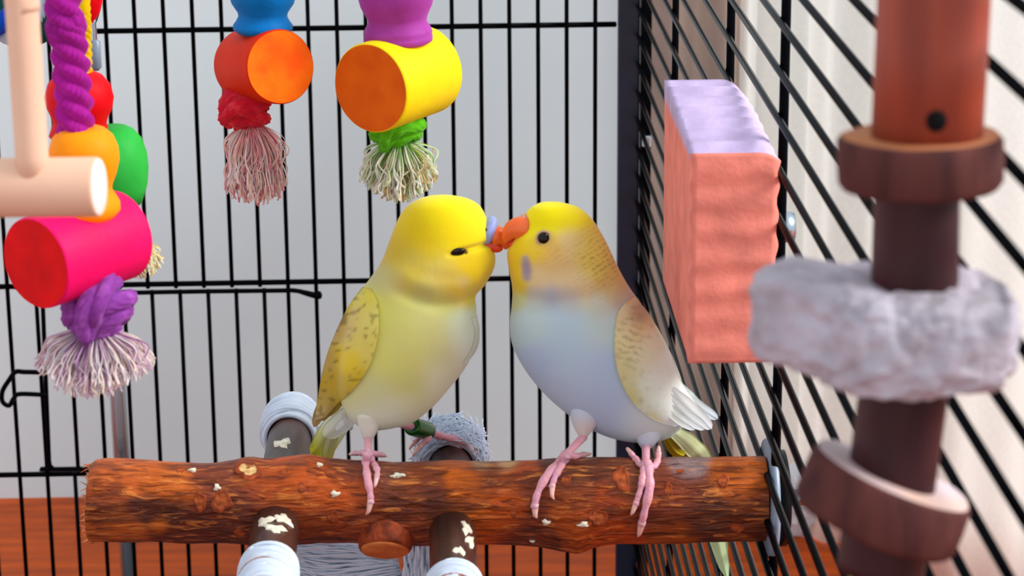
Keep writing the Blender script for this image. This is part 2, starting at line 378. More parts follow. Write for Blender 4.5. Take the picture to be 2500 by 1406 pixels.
# ------------------------------------------------------------------ the perch
YP = -0.665
pst = [(225, 1150, 222, 1312), (236, 1122, 226, 1320), (300, 1121, 296, 1322), (400, 1127, 396, 1323), (500, 1130, 496, 1325), (560, 1124, 560, 1326), (610, 1116, 606, 1329), (660, 1119, 660, 1330),
       (740, 1109, 738, 1327), (800, 1118, 800, 1325), (900, 1125, 900, 1325), (1000, 1128, 1000, 1330), (1100, 1126, 1100, 1331), (1200, 1129, 1200, 1328), (1300, 1124, 1300, 1331), (1380, 1120, 1385, 1346),
       (1410, 1119, 1412, 1350), (1450, 1118, 1452, 1336), (1500, 1117, 1502, 1328), (1600, 1116, 1602, 1325), (1700, 1116, 1702, 1323), (1800, 1115, 1802, 1322), (1850, 1114, 1852, 1322), (1866, 1114, 1868, 1322)]
MPn, NPn = 340, 120
pv, pf = loft(pst, YP, NPn, MPn, 1.0)
cen = pv[:MPn*NPn].reshape(MPn, NPn, 3).mean(1)
puv = PXY(pv)
for i in range(MPn*NPn):
    c = cen[i//NPn]; p = pv[i]; d = p-c; r = np.linalg.norm(d)
    if r < 1e-6: continue
    hol = math.exp(-(((puv[i, 0]-390)/62)**2+((puv[i, 1]-1250)/24)**2)) if (d@CF) < 0 else 0.0
    h = 0.0007*fbm((p[0]*0.5, p[1], p[2]), 60, 3)+0.0004*fbm((p[0]*0.25, p[1]*1.3, p[2]*1.3), 260, 3)
    pv[i] = p+d/r*(h-.0016*hol)
perch_t = bvh(pv, pf)
ub, vb = 1050, 1222
perch = thing('perch', P(ub, vb, YP), 'thick brown bark covered branch perch bolted to the side wires under both birds', 'perch')
PB = [(300, 1150, (196, 92, 30)), (400, 1190, (200, 96, 26)), (375, 1242, (44, 28, 30), 22), (420, 1252, (52, 30, 28), 20), (340, 1240, (60, 40, 44), 14), (390, 1275, (214, 112, 30), 12), (300, 1290, (196, 98, 34), 28), (450, 1300, (116, 50, 30)), (600, 1240, (112, 52, 34), 30), (520, 1150, (136, 62, 36), 26),
      (700, 1165, (200, 86, 22)), (650, 1200, (170, 72, 26)), (850, 1145, (112, 52, 34), 22), (830, 1215, (200, 86, 20)), (740, 1260, (190, 86, 28)), (950, 1150, (132, 72, 52), 24), (1000, 1210, (140, 64, 30)), (900, 1270, (158, 74, 38)), (960, 1240, (84, 42, 32), 26), (1050, 1210, (112, 52, 32), 24),
      (1150, 1200, (208, 98, 12)), (1200, 1150, (150, 66, 24), 24), (1240, 1220, (198, 84, 16)), (1300, 1300, (122, 52, 28), 30), (1400, 1170, (104, 52, 32), 30), (1400, 1240, (180, 80, 18)), (1480, 1260, (186, 72, 16)), (1530, 1180, (126, 66, 40), 24), (1650, 1220, (140, 64, 36)),
      (1680, 1132, (150, 126, 124), 20), (1720, 1250, (98, 52, 36)), (1790, 1170, (192, 94, 22), 26), (1840, 1290, (126, 58, 26)), (1650, 1312, (170, 80, 20), 24), (1000, 1300, (150, 66, 32)), (760, 1310, (120, 54, 30)), (1230, 1122, (228, 180, 120), 12), (1180, 1126, (220, 170, 116), 12)]  # first greyish patch: gloss on the right top painted into the bark
pc = blobs(PXY(pv), PB)
put('branch', pv, pf, M_bark, perch, col=pc)
def disc_on(tree, u, v, ru, rv, name, m_face, m_ring, par, ymiss, up=0.6):
    p, n = hit(tree, u, v)
    if p is None: return
    s = MPP(p); a1 = CR-n*(CR@n); a1 /= np.linalg.norm(a1); a2 = np.cross(n, a1)
    th = np.arange(28)/28*2*math.pi; V = []
    prof = [(1.5, -0.10), (1.32, 0.08), (1.12, 0.22*up), (0.95, 0.20*up), (0.86, 0.04*up), (0.55, 0.10*up), (0.2, 0.04*up)]
    for k, (q, h) in enumerate(prof):
        w = 1+0.12*np.sin(2*th+u)+0.09*np.sin(3*th+u*1.7)+0.07*np.sin(5*th+v)+.04*np.sin(9*th+u+v)
        V.append(p+(np.cos(th)*w)[:, None]*a1*ru*s*q+(np.sin(th)*w)[:, None]*a2*rv*s*q+n*h*min(ru, rv)*s)
    v_ = np.vstack(V+[(p+n*0.1*min(ru, rv)*s*up)[None]]); f = grid_faces(len(prof), 28); k = len(v_)-1
    f += [(k, (len(prof)-1)*28+j, (len(prof)-1)*28+(j+1) % 28) for j in range(28)]
    o = put(name, v_, f, [m_ring, m_face], par)
    for q in o.data.polygons:
        if q.index >= 3*28: q.material_index = 1
    return o
for (u, v, a, b, pale) in [(606, 1147, 27, 25, 1), (488, 1224, 15, 20, 0), (541, 1222, 20, 26, 0), (585, 1302, 12, 16, 0), (808, 1155, 14, 12, 0), (737, 1190, 7, 13, 0), (812, 1262, 11, 19, 0), (1518, 1168, 20, 25, 0), (1632, 1198, 10, 16, 0),
                         (1766, 1175, 12, 14, 0), (1460, 1262, 22, 22, 0), (1382, 1172, 12, 12, 0), (1800, 1290, 14, 16, 0), (440, 1150, 8, 10, 0), (1253, 1252, 6, 11, 0), (1598, 1235, 5, 8, 0), (1660, 1150, 8, 7, 0)]:
    disc_on(perch_t, u, v, a*0.8, b*0.8, 'knot', M_knotpale if pale else M_knotface, M_knotring, perch, YP)
# sawn side branch stub at the lower front
p0, n0 = hit(perch_t, 940, 1300); s0 = MPP(p0)
ax = np.array([-0.06, -0.66, -0.72]); ax /= np.linalg.norm(ax)
c0 = P(940, 1319, p0[1]+0.003)
put('branch_stub', *lathe(c0-ax*0.014, c0+ax*0.004, [(0, 72*s0), (.5, 70*s0), (.93, 64*s0), (1, 60*s0)], 36, 0.03), M_knotring, perch)
put('sawn_face', *lathe(c0+ax*0.0036, c0+ax*0.0052, [(0, 58*s0), (.7, 56*s0), (1, 50*s0)], 36, 0.03), M_sawn, perch, label='pale sawn end of a cut side branch')
for (u, v, a, b) in [(818, 1206, 11, 8), (975, 1160, 15, 6), (780, 1135, 8, 6), (1333, 1275, 10, 9), (1424, 1280, 13, 8), (530, 1190, 8, 9), (470, 1148, 9, 6), (1300, 1320, 6, 3), (960, 1163, 8, 4)]:
    p, n = hit(perch_t, u, v)
    if p is None: continue
    s = MPP(p); a1 = CR-n*(CR@n); a1 /= np.linalg.norm(a1); a2 = np.cross(n, a1); th = np.arange(14)/14*2*math.pi; w = 1+0.25*np.sin(3*th+u)+0.22*np.sin(5*th+v)
    V = [p+n*h+(np.cos(th)*w)[:, None]*a1*a*s*q+(np.sin(th)*w)[:, None]*a2*b*s*q for q, h in ((1.05, -0.0004), (0.9, 0.0005), (0.45, 0.0009))]
    f = grid_faces(3, 14)+[tuple(28+j for j in range(14))]
    put('dropping', np.vstack(V), f, M_drop, perch)
# splintered left end
mb = MB()
for k in range(170):
    t = random.random(); v0 = 1128+t*190; u0 = 236-8*t+random.uniform(0, 16)
    b0 = P(u0, v0, YP-0.016*math.sin(math.pi*t)*random.uniform(0.2, 1)); L_ = random.uniform(.002, .0075)
    d = np.array([-1, random.uniform(-.6, .3), random.uniform(-.7, .5)]); d /= np.linalg.norm(d)
    mb.add(*tube(cr([b0, b0+d*L_*.6, b0+d*L_+[0, 0, random.uniform(-.001, .001)]], 5), np.linspace(.00055, .0001, 5), 4), lin(random.choice([(214, 130, 70), (230, 160, 110), (180, 84, 30)])))
mb.build('splinters', mat('splinter', attr=True, rough=0.7), perch, True, kind='stuff')
# hardware at the wall
wc = P(1862, 1216, YP); rr = 148*MPP(wc)
put('washer', *lathe(wc+[0.001, 0, 0], wc+[0.0045, 0, 0], [(0, .3*rr), (.05, rr*.97), (.5, rr), (.95, rr*.97), (1, .3*rr)], 60), M_washer, perch, label='round grey washer plate')
put('screw', *lathe(wc+[0.003, 0, 0], wc+[0.030, 0, 0], [(0, .0035), (1, .0035)], 16), M_steel, perch)
bc = np.array([XS+0.003, wc[1], wc[2]])
put('nut', *lathe(bc+[0.0020, 0, 0], bc+[0.0075, 0, 0], [(0, .5*rr), (.1, .80*rr), (.8, .80*rr), (1, .6*rr)], 40), M_black, perch, label='black outer nut disc')

# cross rods with cotton rope
def cross_rod(name, u, vaxis, rpx, dback, dfront, label, rope_back, rope_front, fuzzy):
    c = P(u, vaxis, YP); s = MPP(c); r = rpx*s
    root = thing(name, c, label, 'perch rod', 'short cross rods through the thick perch')
    A, B = c+[0, dback, 0], c-[0, dfront, 0]
    p = cr([A+[0, .012, 0], A, c+[0, dback*.5, .001], c, B, B-[0, .012, 0]], 40)
    v, f = tube(p, r, 28)
    for i in range(len(v)):
        q = v[i]; v[i] = q+(0, 0, 0.0006*fbm((q[0], q[1]*.3, q[2]), 120, 3))
    put('rod', v, f, M_rod, root)
    rt = bvh(v, f)
    def coil(yc, n, rad, step, nm, wr):
        mb = MB()
        for k in range(n):
            off = k*step; ln = 34; th = np.linspace(0, 2*math.pi*1.03, ln)+random.random()*6
            R_ = rad*(1+random.uniform(-.05, .05)); ph = random.uniform(-1, 1)*.0016
            q = np.stack([c[0]+R_*np.cos(th), np.full(ln, yc+off)+ph*np.sin(th+k)+np.linspace(0, step, ln), c[2]+R_*np.sin(th)], 1)
            mb.add(*tube(q, wr, 5))
        return mb
    if rope_back:
        mb = coil(c[1]+dback-.002, 42, r*1.18, .0007, 'rope', .0011)
        for k in range(60): # outer wraps, fatter
            th = np.linspace(0, 6.4, 30)+random.random()*6; R_ = r*random.uniform(1.22, 1.40)
            q = np.stack([c[0]+R_*np.cos(th), np.full(30, c[1]+dback+random.uniform(.003, .022))+.0022*np.sin(th+random.random()*6), c[2]+R_*np.sin(th)], 1)
            mb.add(*tube(q, .0009, 5))
        if fuzzy:
            for k in range(520):
                th = random.uniform(-.3, math.pi+.3); R_ = r*random.uniform(1.1, 1.45)
                b = np.array([c[0]+R_*math.cos(th), c[1]+dback+random.uniform(-.004, .024), c[2]+R_*math.sin(th)])
                tng = np.array([-math.sin(th), random.uniform(-.6, .6), math.cos(th)])*random.choice([-1, 1])
                o_ = np.array([math.cos(th), 0, math.sin(th)])
                mb.add(*tube(cr([b, b+tng*.005+o_*.0012, b+tng*.010+o_*random.uniform(-.002, .003)], 6), .00036, 4))
        mb.build('cotton_rope', M_cotton, root, kind='stuff', label='white cotton cord wound round the rear end')
    if rope_front:
        mb = coil(c[1]-dfront-.020, 40, r*1.10, .0008, 'rope', .0011)
        mb.build('cotton_rope', M_cotton, root, kind='stuff', label='white cotton cord wound round the front end')
        put('rod_rim', *lathe(B+[0, .001, 0], B-[0, .004, 0], [(0, r*.9), (.2, r*1.16), (.8, r*1.2), (1, r*.9)], 30), M_knotring, root, label='orange worn rim in front of the cord')
    for (uu, vv, a, b) in fuzzy_spots.get(name, []):
        pnt, n = hit(rt, uu, vv)
        if pnt is None: continue
        ss = MPP(pnt); a1 = CR-n*(CR@n); a1 /= np.linalg.norm(a1); a2 = np.cross(n, a1); th = np.arange(12)/12*2*math.pi; w = 1+.3*np.sin(3*th+uu)+.25*np.sin(5*th+vv)
        V = [pnt+n*h+(np.cos(th)*w)[:, None]*a1*a*ss*q+(np.sin(th)*w)[:, None]*a2*b*ss*q for q, h in ((1.05, -.0004), (.9, .0005), (.4, .0008))]
        put('dropping', np.vstack(V), grid_faces(3, 12)+[tuple(24+j for j in range(12))], M_drop, root)
    return root, rt
fuzzy_spots = {'cross_rod': [(690, 1082, 20, 28), (648, 1272, 20, 26), (694, 1268, 22, 24), (672, 1290, 26, 22)], 'cross_rod.001': [(1138, 1290, 13, 40), (1148, 1322, 13, 36), (1122, 1345, 16, 22)]}
rodA, rodA_t = cross_rod('cross_rod', 680, 1246, 57, .090, .075, 'dark cross rod nearer the splintered perch end with tidy white cord', True, True, False)
rodB, rodB_t = cross_rod('cross_rod.001', 1104, 1262, 56, .062, .085, 'dark cross rod under the leg-banded foot with frayed white cord', True, True, True)
# hank of cotton hanging under the perch
def hank(name, quads, n, y, label):
    root = MB()
    for k in range(n):
        t = random.random(); p = []
        for (u0, v0, u1, v1) in quads: p.append(P(u0+(u1-u0)*t+random.uniform(-6, 6), v0+(v1-v0)*t+random.uniform(-6, 6), y+random.uniform(-.006, .006)))
        root.add(*tube(cr(p, 10), .00055, 5))
    return root.build(name, M_cotton, kind='stuff', label=label, cat='cotton')
hank('cotton_hank', [(716, 1322, 730, 1440), (800, 1322, 800, 1470), (880, 1330, 880, 1440), (960, 1352, 975, 1410)], 520, -0.625, 'loose hank of white cotton strands hanging under the perch beside the left rod')
hank('cotton_strip', [(990, 1310, 1058, 1310), (990, 1360, 1060, 1350), (985, 1400, 1062, 1400), (985, 1450, 1065, 1450)], 240, -0.632, 'short white cotton strip hanging between the hank and the right rod')

# ------------------------------------------------------------------ birds
def wing(body_t, inner, outer, ymid, colfn, lift, name, parent, par_label=None, th=.0022, nu=70, nv=36, smooth_it=30):
    I, O = cr(np.array(inner, float), nu), cr(np.array(outer, float), nu)
    t = np.linspace(0, 1, nv); UV = I[:, None]*(1-t)[None, :, None]+O[:, None]*t[None, :, None]
    dep = np.full((nu, nv), np.nan)
    for i in range(nu):
        for j in range(nv):
            p, n = hit(body_t, *UV[i, j])
            if p is not None: dep[i, j] = (p-CAM)@CF
    ym = np.array([[(P(*UV[i, j], ymid)-CAM)@CF for j in range(nv)] for i in range(nu)])
    known = ~np.isnan(dep)
    # carry on from the last hit: start misses at the row's edge value, then relax
    D_ = np.where(known, dep, ym); 
    for _ in range(smooth_it*4):
        A = np.pad(D_, 1, mode='edge'); av = (A[:-2, 1:-1]+A[2:, 1:-1]+A[1:-1, :-2]+A[1:-1, 2:])/4
        D_ = np.where(known, D_*.75+np.minimum(av, D_)*.25, av*.8+ym*.2)
    s = np.linspace(0, 1, nu)[:, None]; tt = t[None, :]
    lf = lift*(0.55+0.45*np.sin(math.pi*np.clip(tt, 0, 1)))*np.minimum(1, np.sin(math.pi*np.clip(s, .02, 1)*.55)*1.6+.05)
    D1 = D_-lf
    d0 = (UV[..., 0:1]-1250)/FPX*CR+(UV[..., 1:2]-703)/FPX*CD+CF
    front = CAM+d0*D1[..., None]; back = CAM+d0*(D1+th)[..., None]
    v = np.vstack([front.reshape(-1, 3), back.reshape(-1, 3)]); k = nu*nv
    f = grid_faces(nu, nv, False)+[g[::-1] for g in grid_faces(nu, nv, False, k)]
    ed = [(i*nv, (i+1)*nv) for i in range(nu-1)]
    f += [(b, a, a+k, b+k) for a, b in ed]+[(a+nv-1, b+nv-1, b+nv-1+k, a+nv-1+k) for a, b in ed]
    f += [(j, j+1, j+1+k, j+k) for j in range(nv-1)]+[((nu-1)*nv+j+1, (nu-1)*nv+j, (nu-1)*nv+j+k, (nu-1)*nv+j+1+k) for j in range(nv-1)]
    uv2 = UV.reshape(-1, 2); c = colfn(uv2); c = np.vstack([c, c])
    return put(name, v, f, M_bird, parent, col=c, label=par_label), bvh(front.reshape(-1, 3), grid_faces(nu, nv, False))
def feather(pts, wpx, y, col, parent, name='feather', tipcol=None, ys=None, curl=0.25):
    """a blade along image points; y per point lets it run backwards"""
    n = 26; p2 = cr(np.array(pts, float), n); yy = np.interp(np.linspace(0, 1, n), np.linspace(0, 1, len(ys or [y, y])), ys or [y, y])
    p = np.array([P(q[0], q[1], w) for q, w in zip(p2, yy)]); t = np.gradient(p, axis=0); t /= np.linalg.norm(t, axis=1)[:, None]
    sdir = np.cross(t, CF); sdir /= np.linalg.norm(sdir, axis=1)[:, None]; nn = np.cross(sdir, t)
    s = np.linspace(0, 1, n); w = wpx*MPP(p[0])*np.minimum(1, .55+s*1.5)*np.sqrt(np.clip(1-np.clip((s-.72)/.28, 0, 1)**2.2, 0.002, 1))
    a = np.linspace(-1, 1, 9); V = []
    for off in (-.00025, .00025):
        V.append((p[:, None]+(a[None, :]*w[:, None])[..., None]*sdir[:, None]+((curl*np.abs(a[None, :])**2*w[:, None])+off+.00035*np.exp(-(a[None, :]/.12)**2)*(-1 if off < 0 else 0)*np.ones((n, 1)))[..., None]*nn[:, None]).reshape(-1, 3))
    v = np.vstack(V); k = n*9; f = grid_faces(n, 9, False)+[g[::-1] for g in grid_faces(n, 9, False, k)]
    for i in range(n-1): f += [(i*9+9, i*9, i*9+k, i*9+9+k), (i*9+8, i*9+17, i*9+17+k, i*9+8+k)]
    c0, c1 = lin(col), lin(tipcol or col); cc = c0+(c1-c0)*np.clip(s*2.2-1.05, 0, 1)[:, None]; cc = np.repeat(cc, 9, 0)
    return put(name, v, f, M_feather, parent, col=np.vstack([cc, cc]))
def foot(parent, legpts, toes, tree, ym, r=9.0, name='foot', tree2=None):
    mb = MB(); claws = []
    L_ = [P(*q) if len(q) == 3 else on(tree, q[0], q[1], .002, ym) for q in legpts]
    lp = cr(L_, 16); s = MPP(lp[0]); mb.add(*tube(lp, np.linspace(r*1.15, r, 16)*s, 12))
    for tq in toes:
        rr = tq[0]*s; pts = [L_[-1]]
        for q in tq[1:]:
            pts.append(P(*q) if len(q) == 3 else on(tree, q[0], q[1], rr*.75, ym))
        ck = pts[-1]; tp = cr(pts[:-1], 26); n = len(tp); sv = np.linspace(0, 1, n)
        rad = rr*(1.08-.32*sv)*(1+.10*np.sin(sv*n*1.25)+.10*np.sin(sv*14))
        mb.add(*tube(tp, rad, 12)); claws.append((tp[-2], tp[-1], ck, rad[-1]))
    o = mb.build(name, M_foot, parent)
    for a, b, c, r_ in claws:
        d = (b-a)/np.linalg.norm(b-a); mid = (b+c)/2+d*np.linalg.norm(c-b)*.15-CF*.0006
        put('claw', *tube(cr([b-d*r_, mid, c], 10), np.linspace(r_*.95, r_*.2, 10), 8), M_claw, o)
    return o
def ball(c, a, b, cc, n=20, m=14):
    th = np.arange(n)/n*2*math.pi; V = []
    for i in range(1, m): ph = math.pi*i/m; V.append(c+math.cos(ph)*cc+math.sin(ph)*(np.cos(th)[:, None]*a+np.sin(th)[:, None]*b))
    v = np.vstack(V+[(c+cc)[None], (c-cc)[None]]); f = grid_faces(m-1, n); k = len(v)-2
    f += [(k, (j+1) % n, j) for j in range(n)]+[(k+1, (m-2)*n+j, (m-2)*n+(j+1) % n) for j in range(n)]
    return v, f
def beak(parent, pts, y, rads, name, m, flat=.8):
    n = 30; p2 = cr(np.array(pts, float), n); p = np.array([P(q[0], q[1], y) for q in p2]); s = MPP(p[0])
    v, f = tube(p, np.interp(np.linspace(0, 1, n), np.linspace(0, 1, len(rads)), rads)*s, 20)
    c = p.mean(0); dd = (v-c)@np.array([0, 1, 0]); v = v-np.outer(dd, [0, 1, 0])*(1-flat)
    return put(name, v, f, m, parent)

# ---- yellow-green bird on the left
YA = -0.645
A_st = [(1074, 475, 1082, 475, .8), (1048, 478, 1108, 477, .85), (1015, 489, 1143, 485, .88), (987, 511, 1170, 501, .88), (968, 543, 1186, 528, .86), (955, 576, 1195, 560, .84), (944, 606, 1203, 597, .82), (934, 632, 1209, 630, .82), (921, 655, 1203, 658, .84),
        (903, 680, 1184, 690, .86), (880, 712, 1166, 722, .88), (862, 752, 1163, 757, .88), (848, 800, 1168, 802, .88), (838, 850, 1160, 850, .88), (830, 900, 1135, 900, .88), (828, 945, 1101, 943, .88), (834, 985, 1060, 990, .88), (850, 1018, 1010, 1030, .9), (876, 1040, 962, 1045, .9), (910, 1050, 925, 1051, .9)]
av, af = loft(A_st, YA, 160, 260)
uvA = PXY(av)
# crease of the cheek below the brow: a shallow fold in the plumage
nrm = av-np.repeat(np.array([av[:160*260].reshape(260, 160, 3).mean(1)]), 1, 0)[0][np.minimum(np.arange(len(av))//160, 259)]
nl = np.linalg.norm(nrm, axis=1)[:, None]; nrm = nrm/np.maximum(nl, 1e-6)
lv = 617-(uvA[:, 0]-1115)*0.27; dl = uvA[:, 1]-lv
m1 = np.exp(-(dl/7)**2)*np.clip((uvA[:, 0]-1085)/30, 0, 1)
av = av-nrm*(m1*.0020)[:, None]+nrm*(np.exp(-(((uvA[:, 0]-1120)/70)**2+((uvA[:, 1]-675)/42)**2))*.0016)[:, None]
ln = np.interp(uvA[:, 0], [925, 1000, 1060, 1120, 1168], [684, 716, 737, 737, 710]); ms = np.clip((uvA[:, 0]-940)/60, 0, 1)*np.clip((1185-uvA[:, 0])/30, 0, 1)
av = av+nrm*(ms*(np.exp(-((uvA[:, 1]-ln+34)/24)**2)*.0013-np.exp(-((uvA[:, 1]-ln-8)/17)**2)*.0017))[:, None]
BA = [(1080, 520, (240, 218, 0)), (1150, 520, (244, 234, 20)), (1000, 560, (222, 196, 10)), (1120, 575, (242, 218, 0)), (1185, 560, (244, 232, 20)), (960, 610, (196, 170, 46)), (1040, 600, (234, 206, 6), 26), (1050, 650, (214, 192, 66)), (1095, 685, (224, 202, 96), 24), (1150, 645, (240, 208, 20), 24), (1175, 680, (242, 214, 20)), (1120, 712, (236, 204, 30), 22), (1000, 660, (206, 182, 54)),
      (955, 690, (198, 188, 120), 26), (1035, 712, (188, 188, 112), 22), (925, 680, (180, 178, 126), 26), (1090, 735, (204, 204, 96), 22), (1150, 722, (234, 220, 34), 20), (1130, 632, (232, 200, 40), 14), (1010, 635, (208, 186, 84), 20), (1060, 670, (226, 204, 110), 22), (1100, 660, (226, 196, 70), 16), (1130, 690, (224, 204, 130), 12),  # olive tones below the cheek carry painted neck shading
      (900, 750, (218, 218, 84)), (960, 770, (212, 212, 118)), (1060, 780, (212, 212, 132)), (1140, 785, (222, 240, 214)), (1000, 850, (214, 214, 124)), (1080, 860, (210, 210, 140)), (1150, 860, (236, 250, 234)), (930, 870, (218, 220, 118)), (1000, 930, (210, 210, 124)), (900, 965, (212, 216, 156)), (1085, 935, (232, 242, 208)), (1000, 1010, (224, 230, 190)), (900, 1025, (228, 236, 216)), (950, 1038, (226, 232, 206)), (860, 940, (208, 208, 130))]  # whitish right breast edge: sunlit rim put into the plumage colour
ca = blobs(PXY(av), BA)
ba = thing('budgerigar', P(905, 1112, YA), 'yellow green budgerigar on the left with a green leg ring', 'bird', 'pair of budgerigars kissing on the perch')
At = bvh(av, af); put('body', av, af, M_bird, ba, col=ca)
def wcA(uv):
    B = [(880, 725, (214, 204, 70), 22), (870, 705, (120, 110, 40), 8), (850, 780, (206, 182, 96)), (820, 800, (186, 160, 104), 18), (900, 780, (222, 212, 110), 24), (900, 850, (222, 208, 100)), (850, 880, (224, 196, 8), 20), (800, 880, (188, 162, 84), 18), (870, 930, (206, 180, 40), 22), (820, 940, (190, 160, 50), 22), (790, 980, (178, 150, 70), 20), (840, 965, (190, 170, 50), 18), (780, 1010, (196, 170, 110), 16)]
    c = blobs(uv, B)
    n = np.array([mnoise.noise(Vector((q[0]*.06, q[1]*.09, 3.3))) for q in uv])
    return c*(1-.45*np.clip((n-.28)*4, 0, 1))[:, None]
wa, wat = wing(At, [(905, 705), (922, 740), (925, 800), (915, 855), (895, 905), (862, 950), (825, 985), (795, 1018)], [(885, 700), (852, 745), (824, 800), (800, 860), (786, 912), (778, 958), (772, 992), (770, 1024)], YA, wcA, .0030, 'wing', ba)
for (pts, w, c, tc) in [([(850, 900), (806, 955), (766, 1042)], 15, (190, 160, 84), (196, 164, 110)), ([(872, 900), (828, 955), (782, 1028)], 15, (200, 172, 70), (186, 150, 90)), ([(890, 890), (850, 945), (798, 1016)], 15, (206, 184, 60), (190, 166, 60))]:
    feather(pts, w, YA-.012, c, wa, 'primary_feather', tc, [YA-.004, YA+.002, YA+.003], -.05)
wb, _ = wing(At, [(1150, 775), (1160, 810), (1152, 850), (1132, 885)], [(1165, 770), (1171, 810), (1166, 850), (1138, 890)], YA+.004, lambda uv: blobs(uv, [(1150, 830, (226, 238, 220))]), .0012, 'wing', ba, nu=30, nv=8)
for (pts, w, c, tc) in [([(862, 1000), (812, 1050), (760, 1108)], 22, (250, 255, 248), (255, 255, 70)), ([(850, 1000), (800, 1050), (768, 1112)], 22, (246, 252, 226), (252, 250, 60)), ([(868, 1010), (835, 1045), (775, 1140)], 16, (250, 255, 250), (252, 252, 110)), ([(855, 1005), (815, 1055), (790, 1150)], 16, (246, 252, 236), (250, 248, 90))]:
    feather(pts, w, YA+.02, c, ba, 'tail_feather', tc, [YA+.004, YA+.016, YA+.030], .2)
feather([(862, 1000), (832, 1030), (792, 1066)], 24, YA, (250, 255, 250), ba, 'tail_covert', (252, 255, 236), [YA+.002, YA+.008, YA+.016], .2)
feather([(868, 1008), (846, 1032), (822, 1052)], 16, YA, (250, 255, 252), ba, 'tail_covert', None, [YA-.002, YA+.004, YA+.010], .2)
feather([(840, 1005), (846, 1022), (858, 1050)], 9, YA, (252, 255, 252), ba, 'tail_covert', None, [YA-.004, YA+.002, YA+.006])
put('thigh', *loft([(892, 985, 912, 988), (872, 1010, 932, 1014), (874, 1032, 928, 1032), (880, 1055, 920, 1055), (888, 1075, 908, 1075), (894, 1082, 902, 1082)], YA-.008, 40, 30, .95), M_bird, ba, col=None)
tv, tf = loft([(892, 985, 912, 988), (872, 1010, 932, 1014), (874, 1032, 928, 1032), (880, 1055, 920, 1055), (888, 1075, 908, 1075), (894, 1082, 902, 1082)], YA-.008, 40, 30, .95)
bpy.data.objects.remove([o for o in ba.children if o.name.startswith('thigh')][0])
put('thigh', tv, tf, M_bird, ba, col=blobs(PXY(tv), [(900, 1040, (224, 226, 208)), (898, 1080, (232, 220, 210))]))
yf = YP-.012
foot(ba, [(899, 1072, YA-.008), (898, 1104, YP-.006)], [(10, (893, 1130), (897, 1165), (904, 1205), (906, 1228), (893, 1256)), (8.5, (910, 1128), (921, 1148), (920, 1168), (914, 1190)), (8, (888, 1106, YP+.004), (866, 1106, YP+.01), (852, 1110, YP+.014)), (8, (915, 1108, YP+.002), (932, 1110, YP+.008), (944, 1114, YP+.012))], perch_t, YP)
YR = P(1090, 1100, -.60)[1]
fo = foot(ba, [(978, 1034, YA+.012), (1010, 1043, -.622), (1052, 1057, -.612)], [(9, (1085, 1066, -.610), (1122, 1076, -.606), (1150, 1092, -.604), (1172, 1120, -.604)), (9, (1045, 1070, -.618), (1022, 1092, -.622), (1008, 1114, -.625)), (8, (1035, 1062, -.612), (1010, 1080, -.615), (1000, 1098, -.617)), (8.5, (1080, 1070, -.604), (1118, 1092, -.604), (1135, 1112, -.606))], rodB_t, -.61)
ra, rb_ = P(1004, 1040, -.624), P(1046, 1053, -.613); dr = (rb_-ra)/np.linalg.norm(rb_-ra); s_ = MPP(ra)
def ring_part(a, b, ri, ro):
    return lathe(a, b, [(0, ri), (0, ro*.97), (.05, ro), (.95, ro), (1, ro*.97), (1, ri)], 30)
put('leg_ring', *ring_part(ra+dr*.0005, rb_-dr*.0005, 12*s_, 23*s_), M_ring, ba, label='dark green identity ring on the leg')
# face
def eye_on(tree, u, v, a, b, par, lid, rot=0.0):
    p, n = hit(tree, u, v); s = MPP(p); a1 = CR*math.cos(rot)+CD*math.sin(rot); a2 = -CR*math.sin(rot)+CD*math.cos(rot)
    e = put('eye', *ball(p+n*-.0006, a1*a*s, a2*b*s, n*a*s*.62), M_eye, par)
    if lid:
        th = np.arange(30)/30*2*math.pi; V = []
        for q in range(8):
            ph = q/8*2*math.pi; V.append(p+(np.cos(th)*(a*1.22+3.4*math.cos(ph)))[:, None]*a1*s+(np.sin(th)*(b*1.22+3.4*math.cos(ph)))[:, None]*a2*s+n*(.0002+2.6*s*math.sin(ph)))
        f = [(j*30+i, j*30+(i+1) % 30, ((j+1) % 8)*30+(i+1) % 30, ((j+1) % 8)*30+i) for j in range(8) for i in range(30)]
        put('eyelid', np.vstack(V), f, lid, e)
    return e
M_lidA = mat('eyelid_brown', (150, 116, 40), 0.6, 0.3)
eye_on(At, 1114, 617, 21, 10, ba, M_lidA, -.12)
s_ = MPP(P(1200, 560, YA)); 
ck = ball(P(1194, 562, YA-.003), (CR*.93+CD*.30)*19*s_, (CD*.93-CR*.30)*37*s_, np.array([0, 1, 0])*24*s_)
cere = put('cere', *ck, M_cereb, ba, label='pale blue cere'); ct = bvh(*ck)
for (u, v) in [(1187, 562)]:
    p, n = hit(ct, u, v); put('nostril', *ball(p, CR*4*s_, CD*5*s_, n*1.5*s_), M_dark, cere)
beak(ba, [(1203, 577), (1214, 577), (1227, 583), (1235, 596), (1234, 608)], YA-.003, [27, 26, 21, 12, 4], 'upper_beak', M_beak)
beak(ba, [(1180, 599), (1200, 602), (1216, 606), (1227, 605)], YA-.004, [15, 14, 11, 5], 'lower_beak', M_beak2)

